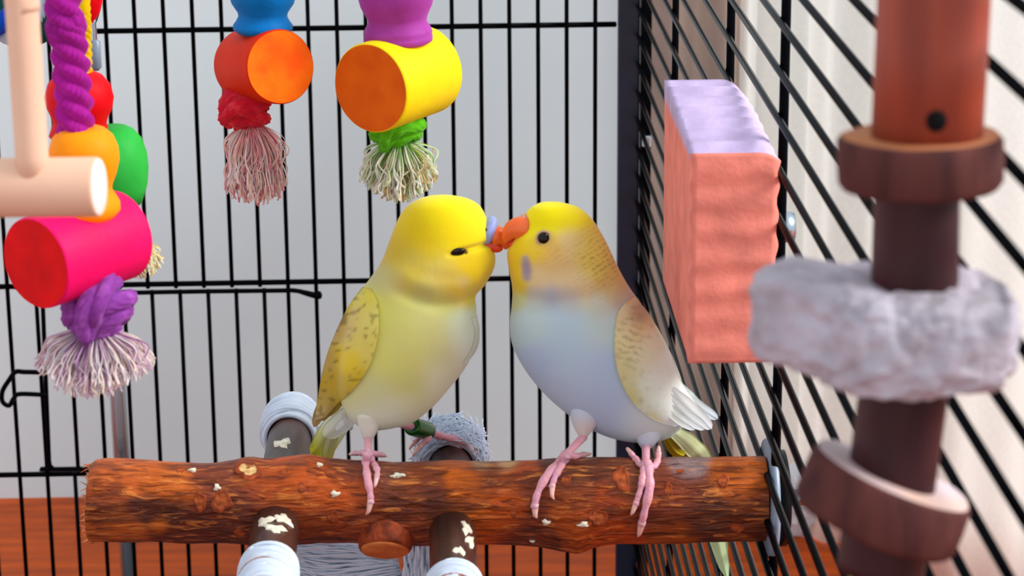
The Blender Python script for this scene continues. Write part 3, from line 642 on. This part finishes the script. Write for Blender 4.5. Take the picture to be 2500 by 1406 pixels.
# ---- pale blue bird on the right
YB_ = -0.650
B_st = [(1332, 492, 1346, 492, .8), (1312, 497, 1372, 494, .85), (1290, 512, 1412, 506, .86), (1280, 533, 1443, 532, .84), (1272, 560, 1466, 565, .82), (1250, 588, 1486, 603, .80), (1238, 618, 1502, 638, .80), (1243, 660, 1518, 670, .82),
        (1250, 700, 1537, 702, .84), (1249, 748, 1566, 742, .85), (1244, 798, 1598, 788, .85), (1253, 848, 1622, 830, .85), (1280, 900, 1642, 870, .85), (1314, 945, 1656, 905, .85), (1357, 988, 1668, 942, .85), (1407, 1026, 1676, 980, .85), (1466, 1060, 1682, 1010, .85), (1530, 1078, 1680, 1030, .85), (1590, 1081, 1664, 1045, .8), (1634, 1070, 1650, 1058, .8)]
bv, bf = loft(B_st, YB_, 160, 300); uvB = PXY(bv)
nrb = bv-bv[:160*300].reshape(300, 160, 3).mean(1)[np.minimum(np.arange(len(bv))//160, 299)]; nrb /= np.maximum(np.linalg.norm(nrb, axis=1)[:, None], 1e-6)
lb = np.interp(uvB[:, 0], [1245, 1340, 1440, 1530], [712, 738, 722, 690])
ms = np.clip((1505-uvB[:, 0])/60, 0, 1)*np.clip((uvB[:, 0]-1248)/25, 0, 1)
bv = bv+nrb*(ms*(np.exp(-((uvB[:, 1]-lb+36)/26)**2)*.0009-np.exp(-((uvB[:, 1]-lb-6)/20)**2)*.0011))[:, None]+nrb*(np.exp(-(((uvB[:, 0]-1370)/55)**2+((uvB[:, 1]-640)/38)**2))*.0010)[:, None]
BB = [(1340, 515, (250, 236, 0)), (1400, 522, (244, 224, 20), 28), (1300, 545, (248, 232, 0), 28), (1268, 612, (236, 204, 0), 20), (1260, 660, (236, 198, 0), 20), (1268, 700, (226, 198, 10), 16), (1330, 615, (238, 196, 70), 24), (1300, 612, (244, 210, 50), 18), (1360, 640, (226, 190, 126), 24), (1355, 612, (222, 178, 96), 12), (1395, 596, (228, 198, 136), 24), (1440, 600, (228, 206, 92), 26), (1450, 645, (226, 206, 98)), (1485, 665, (214, 190, 96), 24), (1390, 685, (226, 202, 152), 26), (1320, 675, (226, 198, 142), 22),
      (1328, 584, (196, 160, 110), 13), (1345, 730, (176, 176, 184), 24), (1390, 726, (190, 182, 178), 18), (1310, 740, (190, 192, 184), 16), (1300, 725, (196, 190, 170), 16), (1420, 712, (222, 202, 156), 24), (1500, 705, (206, 184, 126), 24), (1532, 735, (190, 176, 166), 22), (1260, 735, (200, 200, 140), 14), (1390, 740, (196, 192, 186), 18), (1460, 745, (206, 200, 176), 22),
      (1300, 790, (202, 210, 208)), (1265, 810, (190, 206, 208), 24), (1380, 800, (190, 204, 214)), (1470, 800, (200, 210, 206)), (1300, 880, (184, 197, 222)), (1400, 880, (192, 206, 222)), (1480, 900, (188, 200, 224)), (1380, 980, (192, 202, 224)), (1480, 1000, (188, 198, 224)), (1560, 1045, (206, 220, 226)), (1450, 1052, (192, 198, 220)), (1630, 1050, (210, 228, 218)), (1600, 900, (220, 232, 220)), (1283, 632, (160, 150, 168), 6), (1284, 646, (140, 130, 170), 7), (1287, 662, (140, 130, 170), 7), (1290, 676, (160, 150, 168), 6)]
cb = blobs(uvB, BB)
# fine dark feather edging across nape and cheek side
bx = (uvB[:, 0]-1330)*.55+(uvB[:, 1]-560)*.84
nzb = np.array([mnoise.noise(Vector((q[0]*.045, q[1]*.045, 1.7))) for q in uvB]); nzc = np.array([mnoise.noise(Vector((q[0]*.16, q[1]*.16, 5.7))) for q in uvB])
bars = np.clip(np.sin(bx/1.9+2.2*nzb+1.5*nzc)-.1, 0, 1)*np.clip(.75+1.6*nzc, 0, 1)
msk = np.exp(-(((uvB[:, 0]-1465)/52)**2+((uvB[:, 1]-632)/70)**2)*1.1)+.8*np.exp(-(((uvB[:, 0]-1360)/55)**2+((uvB[:, 1]-625)/22)**2))*.35
cb = cb*(1-np.clip(bars, 0, 1)*.55*np.clip(msk*1.3, 0, 1))[:, None]
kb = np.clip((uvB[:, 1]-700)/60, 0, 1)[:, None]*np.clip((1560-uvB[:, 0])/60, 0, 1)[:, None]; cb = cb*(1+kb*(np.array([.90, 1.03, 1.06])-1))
bb = thing('budgerigar.001', P(1480, 1112, YB_), 'pale blue budgerigar on the right with a yellow face and barred neck', 'bird', 'pair of budgerigars kissing on the perch')
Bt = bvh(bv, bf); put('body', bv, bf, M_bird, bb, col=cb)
def wcB(uv):
    B = [(1520, 770, (214, 204, 160), 20), (1556, 768, (180, 160, 124), 13), (1540, 820, (222, 214, 160)), (1600, 840, (230, 236, 206), 20), (1620, 930, (238, 250, 240), 22), (1640, 965, (244, 252, 246), 20), (1585, 950, (230, 244, 226), 20), (1575, 870, (226, 232, 196), 18), (1628, 875, (240, 250, 238), 14), (1530, 900, (214, 208, 150)), (1600, 900, (226, 238, 220)), (1640, 900, (238, 246, 236), 20), (1545, 970, (206, 204, 130), 20), (1600, 990, (222, 236, 222)), (1590, 1025, (214, 212, 150), 16), (1660, 970, (240, 246, 242)), (1700, 1020, (244, 248, 250)), (1650, 1030, (226, 238, 240), 18)]
    c = blobs(uv, B)
    # scalloped bars of the coverts
    a = uv[:, 1]-(uv[:, 0]-1500)*.25; nb = np.array([mnoise.noise(Vector((q[0]*.05, q[1]*.05, 2.2))) for q in uv]); k = np.sin(a/2.7+.9*np.sin(uv[:, 0]/6.5+np.floor(a/17)*1.57)+1.6*nb); m = np.exp(-(((uv[:, 0]-1535)/36)**2+((uv[:, 1]-835)/62)**2)**1.5)
    c = c*(1-.5*np.clip(k-.25, 0, 1)*m)[:, None]
    n = np.array([mnoise.noise(Vector((q[0]*.07, q[1]*.07, 8.1))) for q in uv])
    return c*(1-.22*np.clip((n-.2)*3, 0, 1)*np.clip((1640-uv[:, 0])/60, 0, 1))[:, None]
wbr, wbt = wing(Bt, [(1530, 735), (1506, 770), (1500, 830), (1503, 885), (1520, 940), (1552, 990), (1600, 1026), (1648, 1042)], [(1548, 722), (1582, 762), (1612, 812), (1636, 862), (1656, 912), (1676, 950), (1702, 985), (1716, 1010)], YB_, wcB, .0034, 'wing', bb)
for (pts, w, c, tc, ys) in [([(1660, 940), (1700, 985), (1752, 1022)], 13, (236, 244, 244), (226, 236, 244), [YB_-.006, YB_+.004, YB_+.012]), ([(1640, 950), (1690, 1000), (1737, 1046)], 16, (244, 248, 248), (246, 250, 255), [YB_-.016, YB_-.012, YB_-.006]),
                            ([(1625, 960), (1675, 1012), (1722, 1046)], 15, (240, 246, 246), (240, 246, 250), [YB_-.0175, YB_-.0135, YB_-.008]), ([(1605, 970), (1655, 1018), (1700, 1045)], 14, (236, 244, 240), (236, 244, 248), [YB_-.019, YB_-.0150, YB_-.010])]:
    feather(pts, w, YB_, c, wbr, 'primary_feather', tc, ys, -.05)
for (pts, w, c, tc, ys) in [([(1632, 1055), (1668, 1085), (1700, 1125), (1778, 1420)], 26, (200, 182, 6), (214, 236, 196), [YB_+.004, YB_+.016, YB_+.030, YB_+.036]), ([(1640, 1050), (1690, 1090), (1725, 1150), (1772, 1400)], 24, (226, 236, 190), (206, 234, 206), [YB_+.002, YB_+.020, YB_+.033, YB_+.038]), ([(1625, 1060), (1650, 1090), (1672, 1130), (1740, 1330)], 22, (206, 190, 20), (210, 200, 60), [YB_+.006, YB_+.018, YB_+.032, YB_+.039])]:
    feather(pts, w, YB_, c, bb, 'tail_feather', tc, ys, .2)
tv, tf = loft([(1418, 960, 1440, 966), (1398, 992, 1462, 1006), (1393, 1018, 1458, 1032), (1402, 1045, 1446, 1052), (1414, 1066, 1434, 1066), (1420, 1074, 1428, 1074)], YB_-.010, 40, 30, .9)
put('thigh', tv, tf, M_bird, bb, col=blobs(PXY(tv), [(1420, 1000, (198, 206, 224)), (1425, 1055, (228, 214, 206), 20)]))
tv, tf = loft([(1575, 1028, 1600, 1026), (1552, 1052, 1618, 1048), (1554, 1072, 1612, 1068), (1560, 1086, 1600, 1084), (1568, 1096, 1590, 1094)], YB_-.008, 40, 30, .9)
put('thigh', tv, tf, M_bird, bb, col=blobs(PXY(tv), [(1580, 1060, (204, 214, 226))]))
foot(bb, [(1425, 1066, YB_-.010), (1384, 1108, YP-.010)], [(11.5, (1368, 1126), (1340, 1155), (1314, 1200), (1304, 1240), (1311, 1264)), (9.5, (1375, 1130), (1358, 1158), (1346, 1190), (1353, 1219)), (9, (1402, 1114, YP-.002), (1425, 1110, YP+.006), (1444, 1107, YP+.012))], perch_t, YP)
foot(bb, [(1577, 1088, YB_-.008), (1577, 1128, YP-.009)], [(11.5, (1584, 1150), (1586, 1190), (1574, 1246), (1566, 1280), (1558, 1310)), (9.5, (1570, 1158), (1566, 1186), (1552, 1232), (1540, 1257)), (8.5, (1566, 1136), (1550, 1118), (1540, 1106, YP-.002), (1533, 1096, YP+.006)), (8.5, (1594, 1140), (1606, 1124), (1608, 1106, YP-.002), (1608, 1088, YP+.005))], perch_t, YP)
eye_on(Bt, 1328, 582, 14, 14, bb, M_lid)
s_ = MPP(P(1280, 540, YB_))
put('cere', *ball(P(1279, 538, YB_-.003), CR*10*s_, CD*17*s_, np.array([0, 1, 0])*20*s_), M_cerep, bb, label='small mauve cere')
beak(bb, [(1288, 558), (1268, 557), (1250, 563), (1238, 577), (1233, 592)], YB_-.004, [30, 29, 24, 15, 5], 'upper_beak', M_beak)
beak(bb, [(1284, 588), (1264, 593), (1250, 595), (1242, 592)], YB_-.003, [18, 16, 12, 6], 'lower_beak', M_beak2)

# ------------------------------------------------------------------ hanging toys
def rope(name, pts, r, m, parent, cols, n=260, twist=420, sides=24, depth=.22):
    p = cr(np.array(pts), n); v, f = tube(p, r, sides, lobes=3, twist=twist, depth=depth, fine=17 if sides > 50 else 0)
    c = np.zeros((len(v), 3)); c[:] = lin(cols[0])
    if len(cols) > 1:
        th = np.arange(sides)/sides*2*math.pi; s = np.concatenate([[0], np.cumsum(np.linalg.norm(np.diff(p, axis=0), axis=1))])
        a = ((th[None, :]+twist*s[:, None]+math.pi/3)/(2*math.pi/3)).astype(int) % len(cols); a = a.ravel()
        for k, q in enumerate(cols): c[:len(a)][a == k] = lin(q)
    return put(name, v, f, m, parent, col=c)
def knot(parent, u, v, y, wpx, hpx, rpx, col, label=None, tilt=0.0, flat=.6):
    """an overhand knot: tilted turns of twisted rope round a core, one strand crossing the front"""
    c = P(u, v, y); s = MPP(c); U = CR*math.cos(tilt)-CD*math.sin(tilt)*-1; X = CR*math.cos(tilt)+CD*math.sin(tilt); Z = -CR*-math.sin(tilt)*-1-CD*math.cos(tilt)
    Z = CR*math.sin(tilt)-CD*math.cos(tilt); Yv = -CF; mb = MB(); base = lin(col); r = rpx*s; w = wpx*s; h = hpx*s
    def add(p, rr):
        vv, f = tube(p, rr, 66, lobes=3, twist=.55/r, depth=.28, fine=15)
        cc = np.array([fbm(q, 260, 2) for q in vv]); mb.add(vv, f, np.clip(base*(1+.22*cc)[:, None]+np.clip(cc-.15, 0, 1)[:, None]*.12, 0, 1))
    t = np.linspace(0, 2*math.pi*.97, 70)
    for k, (o_, ww, ti) in enumerate([(-.52, .80, .25), (.10, 1.0, -.18), (.62, .74, .30)]):
        q = t+k*2.1
        add(c+np.outer(np.cos(q)*(w*ww-r*.8), X)+np.outer(np.sin(q)*(w*ww-r*.8)*.8, Yv)+np.outer(-o_*h+np.cos(q)*ti*w*.5+np.sin(q)*h*.10, Z), r)
    f_ = w*.8*.8
    add(cr([c-X*w*.55-Z*h*.75+Yv*f_*.5, c-X*w*.15-Z*h*.15+Yv*(f_+r*.55), c+X*w*.30+Z*h*.35+Yv*(f_+r*.45), c+X*w*.62+Z*h*.80+Yv*f_*.4], 40), r*.92)
    add(cr([c+Z*h*1.25, c+Z*h*.4, c-Z*h*.4, c-Z*h*1.15], 24), r*.95)
    return mb.build('knot', M_yarn, parent, True, label=label)
def tassel(parent, u, v, y, n, lenpx, spread, dirs, cols, name='tassel', wpx=1.8, up=0.0, label=None):
    c = P(u, v, y); s = MPP(c); mb = MB()
    for k in range(n):
        a = random.uniform(0, 2*math.pi); q = math.sqrt(random.random())
        sx, sy = math.cos(a)*q, math.sin(a)*q; L_ = lenpx*random.uniform(.72, 1.05)*(1-.15*q)
        d0 = CR*(sx*.5+dirs[0])+np.array([0, 1, 0])*sy*.4-np.array([0, 0, 1])
        wob = np.array([random.uniform(-1, 1), random.uniform(-1, 1), 0])*(.09 if random.random() < .75 else .19)
        b = c+CR*sx*spread*.25*s+np.array([0, 1, 0])*sy*spread*.25*s
        e = c+CR*(sx*spread+dirs[0]*lenpx)*s+np.array([0, 1, 0])*sy*spread*.8*s-np.array([0, 0, 1])*L_*s*(1-up*abs(sx)**2)
        mid = (b+e)/2+CR*sx*spread*.10*s+np.array([0, 0, 1])*lenpx*.10*abs(sx)*s+wob*lenpx*s
        m2 = b*.2+e*.8+CR*sx*spread*.07*s+wob*lenpx*s*-.5
        ptsr = cr([b, mid, m2, e], 13); cd_, cm, ct_ = cols
        rad = np.array([1]*10+[1.1, 1.5, 1.3])*wpx*s*random.uniform(.7, 1.2)
        vv, f = tube(ptsr, rad, 4)
        tq = np.repeat(np.linspace(0, 1, 13), 4); tq = np.append(tq, [0, 1])[:len(vv)]
        dye = random.choice([.06, .09, .12, .18, .25, .4]) if random.random() < .91 else 1.6
        k1 = np.clip(1-tq/dye, 0, 1)[:, None]; tip = lin(random.choice(ct_))
        mb.add(vv, f, lin(cd_)*k1+tip*(1-k1))
    return mb.build(name, M_yarn, parent, True, kind='stuff', label=label)
def img_cyl(u, v, y, lat, tow, rpx, lenpx, m_side, m_face, parent, name='log', n=56):
    c = P(u, v, y); s = MPP(c); la = math.hypot(*lat); l_ = math.sqrt(max(0, 1-tow*tow))
    ax = (CR*lat[0]/la+CD*lat[1]/la)*l_-CF*tow; A, B = c+ax*lenpx*s/2, c-ax*lenpx*s/2
    r = rpx*s; e = .035
    o = put(name, *lathe(A, B, [(0, r*.2), (0, r*.965), (e*.4, r*.99), (e, r), (1-e, r), (1-e*.4, r*.99), (1, r*.965), (1, r*.2)], n, .006), [m_side, m_face], parent)
    for i, q in enumerate(o.data.polygons):
        cen_ = np.array(q.center)
        if i < n or i >= 6*n: q.material_index = 1; q.use_smooth = False
    return o, A, B
def hang(parent, p, col=None, r=.0016, m=None):     # cord up to the bar on the cage roof
    return put('hanger', *tube(np.array([p, [p[0], p[1], ZT]]), r, 8), m or M_steel, parent)
def lathe_px(pu, pv, qu, qv, y, prof, m, parent, name, n=48, label=None):
    A, B = P(pu, pv, y), P(qu, qv, y); s = MPP((A+B)/2)
    return put(name, *lathe(A, B, [(t, r*s) for t, r in prof], n), m, parent, label=label)

# blue bead + orange log
Y1 = -.580; t1 = thing('bead_toy', P(640, 160, Y1), 'hanging toy with a blue turned bead over an orange log and pink tassel', 'bird toy')
lathe_px(640, -110, 642, 80, Y1, [(0, 30), (.06, 58), (.25, 84), (.45, 86), (.62, 76), (.74, 61), (.79, 60), (.85, 66), (.90, 73), (.95, 73), (1, 62)], M_blue, t1, 'bead')
hang(t1, P(640, -108, Y1), r=.003)
img_cyl(643, 161, Y1, (100, 20), .86, 90, 200, M_ored, M_oface, t1)
knot(t1, 598, 262, Y1+.002, 62, 42, 25, (240, 40, 70), 'tight red rope knot', .4)
tassel(t1, 615, 300, Y1+.002, 380, 205, 78, (.02, 0), ((250, 130, 150), 0, [(255, 246, 246), (255, 226, 226), (255, 246, 246), (248, 180, 190), (255, 232, 216)]))
# purple bead + yellow log
Y2 = -.585; t2 = thing('bead_toy.001', P(975, 180, Y2), 'hanging toy with a purple turned bead over a yellow log and green knot', 'bird toy')
lathe_px(960, -130, 973, 108, Y2, [(0, 30), (.06, 66), (.25, 92), (.42, 98), (.60, 88), (.72, 74), (.77, 72), (.84, 82), (.88, 85), (.905, 83), (.92, 85), (.97, 84), (1, 70)], M_purple, t2, 'bead')
hang(t2, P(960, -128, Y2), r=.003)
img_cyl(974, 192, Y2, (-128, 62), .79, 110, 235, M_yellow, M_yface, t2)
knot(t2, 968, 312, Y2+.004, 66, 34, 26, (120, 226, 30), 'bright green rope knot', -.2)
tassel(t2, 975, 345, Y2+.004, 430, 150, 100, (-.02, 0), ((130, 210, 50), 0, [(255, 255, 252), (250, 255, 242), (250, 246, 226), (236, 248, 214), (240, 212, 150)]), up=.25)
# front left toy
Y3 = -.745; t3 = thing('bead_toy.002', P(190, 600, Y3), 'hanging toy with purple rope, orange bead and large pink log by the wooden swing', 'bird toy')
rt = P(150, -60, Y3)
rope('rope', [[rt[0], Y3, ZT], rt, P(163, 60, Y3), P(172, 150, Y3), P(180, 240, Y3), P(186, 345, Y3)], 42*MPP(rt), M_yarn, t3, [(196, 40, 176)], n=420, twist=300, sides=78)
lathe_px(200, 312, 216, 536, Y3, [(0, 44), (.02, 56), (.10, 74), (.22, 84), (.36, 85), (.50, 76), (.62, 64), (.68, 62), (.75, 72), (.82, 80), (.90, 80), (1, 60)], M_orange, t3, 'bead')
img_cyl(192, 607, Y3, (-172, 76), .76, 113, 288, M_pink, M_redface, t3)
knot(t3, 238, 745, Y3-.002, 88, 66, 34, (176, 84, 196), 'thick purple rope knot', -.35)
tassel(t3, 232, 805, Y3-.002, 600, 160, 150, (-.02, 0), ((176, 70, 180), 0, [(255, 250, 250), (250, 234, 234), (252, 250, 255), (240, 214, 228), (252, 242, 230)]), up=.35)
# strand behind it
Y4 = -.655; t4 = thing('bead_toy.003', P(230, 330, Y4), 'hanging toy with yellow rope, red bead and green bead behind the orange bead', 'bird toy')
q4 = P(200, -40, Y4)
rope('rope', [[q4[0], Y4, ZT], q4, P(203, 40, Y4), P(206, 100, Y4), P(208, 190, Y4)], 17*MPP(q4), M_yarn, t4, [(250, 220, 10)], n=200, twist=640, sides=16)
lathe_px(192, 176, 196, 345, Y4, [(0, 40), (.05, 58), (.18, 76), (.36, 84), (.52, 79), (.66, 68), (.74, 65), (.82, 70), (.92, 76), (1, 60)], M_red, t4, 'bead')
lathe_px(262, 312, 285, 500, Y4, [(0, 46), (.05, 62), (.18, 80), (.36, 88), (.56, 88), (.78, 80), (1, 62)], M_green, t4, 'bead')
rope('rope', [P(196, 335, Y4), P(225, 360, Y4+.004), P(262, 400, Y4), P(290, 500, Y4), P(322, 600, Y4+.002)], 16*MPP(q4), M_yarn, t4, [(250, 220, 60)], n=120, twist=640, sides=14)
tassel(t4, 330, 590, Y4+.002, 240, 92, 62, (.12, 0), ((248, 226, 70), 0, [(255, 255, 250), (255, 252, 226), (255, 246, 170)]), up=.35)
# red bead by the top edge with a clip
Y5 = -.60; t5 = thing('bead_toy.004', P(212, 10, Y5), 'red bead with a steel clip hanging behind the yellow rope at the top', 'bird toy')
lathe_px(208, -120, 211, 66, Y5, [(0, 20), (.1, 34), (.4, 42), (.62, 42), (.8, 34), (.92, 20), (1, 8)], M_red, t5, 'bead')
hang(t5, P(208, -118, Y5), r=.002)
put('clip', *tube(cr([P(226, 45, Y5), P(230, 100, Y5), P(233, 170, Y5)], 12), .0014, 8), M_steel, t5)
put('clip_body', *lathe(P(231, 95, Y5), P(235, 172, Y5), [(0, .001), (.1, .0024), (.9, .0024), (1, .001)], 16), M_washer, t5)
# multicoloured rope perch
Y6 = -.50
rp = rope('rope_perch', [P(-160, 30, Y6), P(-60, 46, Y6), P(20, 54, Y6), P(90, 52, Y6), P(140, 44, Y6), P(175, 10, Y6), P(185, -70, Y6), [P(185, -70, Y6)[0], Y6+.05, ZT]], 48*MPP(P(50, 50, Y6)), M_yarn, None, [(16, 80, 200), (230, 242, 250), (10, 84, 78)], n=320, twist=170, sides=30, depth=.3)
tagset(rp, 'thick blue, green and white rope perch behind the wooden swing', 'rope perch')

# wooden swing
YS = -.930; sw = thing('swing', P(70, 455, YS), 'pale cream wooden swing of two dowels at the left edge', 'swing')
pA, pB = P(243, 456, YS), P(-420, 462, YS+.012); rS = 73*MPP(pA)
o = put('crossbar', *lathe(pA, pB, [(0, rS*.3), (0, rS*.93), (.004, rS*.98), (.012, rS), (.988, rS), (1, rS*.95), (1, rS*.3)], 48), [M_cream, M_creamend], sw)
for q in list(o.data.polygons[:48])+list(o.data.polygons[-96:-48]): q.material_index = 1
tp = P(42, -80, YS); topx = [tp[0]-.012, YS, ZT-.002]
put('upright', *tube(cr([P(80, 425, YS), P(52, 0, YS), tp, topx], 30), 41*MPP(tp), 28), M_cream, sw)

# ------------------------------------------------------------------ pink mineral block on the side wires
YK = -.705
c1, c2 = P(1690, 385, YK), P(1908, 885, YK)
xl, xr = c1[0], min(c2[0], XS-.0018); zt, zb = P(1800, 382, YK)[2], P(1800, 886, YK)[2]; dk = .118
nx, ny, nz = 14, 46, 60
def blockpt(a, b, c):      # unit cube coordinates -> block surface with ridges
    x = xl+(xr-xl)*a; y = YK+dk*b; z = zb+(zt-zb)*c
    rid = np.cos(b*2*math.pi*7.0)
    ed = min(1, min(a, 1-a)*12)
    z += .0065*b*max(0, (c-.5)*2)
    cw = max(0.0, (c-.85)/.15)
    if c > .85: z += cw*(.0013*rid*min(1, (1-a)*5)-.0018*max(0, b-.82)/.18-.0022*max(0, (a-.86)/.14)**2-.003*(max(0, a-.70)/.30)**2*max(0, (b-.55)/.45))
    if b < .02: y += .00035*math.cos(c*2*math.pi*7)+.0003*fbm((x, y, z), 160, 2)
    if a < .02 or a > .98: x += .0003*rid*max(0, c-.8)*5*(-1 if a < .02 else 1)+.0006*math.cos(c*2*math.pi*7)*max(0, 1-b*8)*(1 if a > .9 else -1)
    return (x, y, z)
import bmesh
bm = bmesh.new(); gv = {}
def gp(i, j, k):
    if (i, j, k) not in gv: gv[(i, j, k)] = bm.verts.new(blockpt(i/nx, j/ny, k/nz))
    return gv[(i, j, k)]
for (n1, n2, fn) in [(nx, ny, lambda i, j: (i, j, nz)), (nx, ny, lambda i, j: (i, ny-j, 0)), (nx, nz, lambda i, k: (i, 0, k)), (nx, nz, lambda i, k: (nx-i, ny, k)), (ny, nz, lambda j, k: (nx, j, k)), (ny, nz, lambda j, k: (0, ny-j, k))]:
    for i in range(n1):
        for j in range(n2): bm.faces.new([gp(*fn(i, j)), gp(*fn(i+1, j)), gp(*fn(i+1, j+1)), gp(*fn(i, j+1))])
bm.normal_update(); bm.verts.index_update()
kv = np.array([q.co[:] for q in bm.verts]); kf = [[q.index for q in g.verts] for g in bm.faces]; kn = np.array([q.normal[:] for q in bm.verts]); bm.free()
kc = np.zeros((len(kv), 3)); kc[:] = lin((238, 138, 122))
topm = np.clip((kv[:, 2]-(zt-.004))/.003, 0, 1)*np.clip(1-(YK+.002-kv[:, 1])*900, 0, 1); kc = kc*(1-topm[:, None])+lin((190, 172, 210))*topm[:, None]  # lavender top: cool sky light painted into the block's colour
nzv = np.array([fbm(q*[1, 1, 1], 70, 2) for q in kv]); kc = kc*(1+.12*nzv)[:, None]
blk = thing('mineral_block', ((xl+xr)/2, YK+dk/2, zb), 'pink ridged mineral chewing block fixed to the side wires', 'mineral block')
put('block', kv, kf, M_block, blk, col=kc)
put('screw', *lathe((xr-.004, YK+.05, (zt+zb)/2), (XS+.012, YK+.05, (zt+zb)/2), [(0, .002), (.6, .002), (.62, .007), (1, .006)], 16), M_steel, blk)

# ------------------------------------------------------------------ wood and stone toy at the right
YT = -1.10
T = thing('stone_toy', P(2230, 700, YT), 'hanging chew toy of wood logs, bark slices and a grey stone at the right edge', 'bird toy')
s_ = MPP(P(2230, 700, YT))
lt = P(2282, -60, YT)
put('log', *tube(np.array([[lt[0]+.002, YT, ZT-.05], lt, P(2275, 100, YT), P(2262, 345, YT)]), [134*s_]*4, 40), M_log, T, label='reddish brown upper log with a drilled hole')
put('hanger', *tube(np.array([[lt[0]+.002, YT, ZT-.052], [lt[0]+.002, YT, ZT]]), .0015, 8), M_steel, T)
hp = P(2286, 296, YT-133*s_)
put('drilled_hole', *ball(hp, CR*25*s_, np.array([0, 0, 1])*27*s_, np.array([0, 1, 0])*9*s_), M_dark, T)
def slice_(u, v, y, rpx, th, nrm, name, label, mtop):
    c = P(u, v, y); s = MPP(c); n = np.asarray(nrm, float); n /= np.linalg.norm(n); A = c-n*th*s/2; B = c+n*th*s/2; r = rpx*s
    nn = 64; v_, f = lathe(A, B, [(0, r*.2), (0, r*.95), (.12, r*1.0), (.5, r*1.01), (.9, r*1.0), (1, r*.95), (1, r*.2)], nn, .02)
    for i in range(len(v_)):
        q = v_[i]; v_[i] = q+(q-c)*.02*fbm(q, 120, 2)
    o = put(name, v_, f, [M_slicebark, mtop], T, label=label)
    for i, q in enumerate(o.data.polygons):
        if i < nn or i >= 5*nn: q.material_index = 1
    return o
slice_(2250, 392, YT, 198, 128, (-.02, .03, 1), 'wood_slice', 'upper round wood slice with bark', M_slicetop)
put('rod', *tube(cr([P(2240, 430, YT), P(2236, 560, YT), P(2228, 800, YT), P(2200, 1000, YT), P(2176, 1180, YT), P(2150, 1390, YT)], 40), 102*s_*np.interp(np.linspace(0, 1, 40), [0, .55, 1], [1.0, 1.08, 1.08]), 36), M_logdark, T, label='dark inner wood rod')
slice_(2158, 1222, YT, 205, 140, (.40, .05, 1), 'wood_slice', 'lower tilted wood slice with bark', M_slicepale)
# stone
sc_ = P(2160, 800, YT); nth, nph = 150, 60; V = []
plan = [(-105, -235), (120, -250), (262, -215), (312, -110), (305, 70), (205, 195), (-40, 235), (-215, 262), (-318, 170), (-318, 45), (-215, -55), (-150, -135)]
def plan_r(th):
    c, s__ = math.cos(th), math.sin(th); best = 250.0
    for k in range(len(plan)):
        (x1, y1), (x2, y2) = plan[k], plan[(k+1) % len(plan)]
        den = c*(y2-y1)-s__*(x2-x1)
        if abs(den) < 1e-9: continue
        t = (x1*(y2-y1)-y1*(x2-x1))/den; w = (x1*s__-y1*c)/den*-1 if False else ((c*t-x1)/(x2-x1) if abs(x2-x1) > abs(y2-y1) else (s__*t-y1)/(y2-y1))
        if t > 0 and -1e-6 <= w <= 1+1e-6: best = t
    return best
PR = np.array([plan_r(2*math.pi*j/nth) for j in range(nth)])
for _ in range(2): PR = (np.roll(PR, 1)+PR*2+np.roll(PR, -1))/4
for i in range(nph):
    ph = -math.pi/2+math.pi*(i+.5)/nph
    cp_, sp_ = abs(math.cos(ph))**.26, math.copysign(abs(math.sin(ph))**.55, math.sin(ph))
    for j in range(nth):
        th = 2*math.pi*j/nth
        p = sc_+np.array([math.cos(th)*cp_*PR[j]*s_, math.sin(th)*cp_*PR[j]*s_, sp_*122*s_+max(0, -math.cos(th))*cp_*10*s_])
        n3 = fbm(p, 60, 3)*.0020+fbm(p, 210, 3)*.0013-.0012*max(0, fbm(p, 330, 2)-.15)
        d = p-sc_; d /= np.linalg.norm(d); V.append(p+d*n3)
v = np.array(V); f = grid_faces(nph, nth); f += [tuple(range(nth))[::-1], tuple((nph-1)*nth+j for j in range(nth))]
put('stone', v, f, M_lava, T, label='rough pale grey pumice stone')
lathe_px(2120, 1352, 2118, 1470, YT, [(0, 20), (.1, 40), (.4, 48), (.7, 44), (1, 26)], M_lime, T, 'bead', label='pale lime wooden bead at the bottom')

# ------------------------------------------------------------------ crumpled tissue outside the cage
tc_ = P(1950, 1225, .185); rt3 = 90*MPP(tc_)
V, nth, nph = [], 60, 36
for i in range(nph):
    ph = -math.pi/2+math.pi*(i+.5)/nph
    for j in range(nth):
        th = 2*math.pi*j/nth; d = np.array([math.cos(th)*math.cos(ph)*.75, math.sin(th)*math.cos(ph)*.5, math.sin(ph)])
        n3 = abs(mnoise.noise(Vector(d*2.3)))*.7+abs(mnoise.noise(Vector(d*5)))*.25
        V.append(tc_+d*rt3*(1.1-.7*n3))
v = np.array(V); v[:, 2] -= v[:, 2].min()-.0005
f = grid_faces(nph, nth)+[tuple(range(nth))[::-1], tuple((nph-1)*nth+j for j in range(nth))]
put('crumpled_tissue', v, f, M_paper, smooth=False, label='crumpled white tissue lying on the floor outside the cage by the white curtain', cat='tissue', base=(tc_[0], tc_[1], 0))
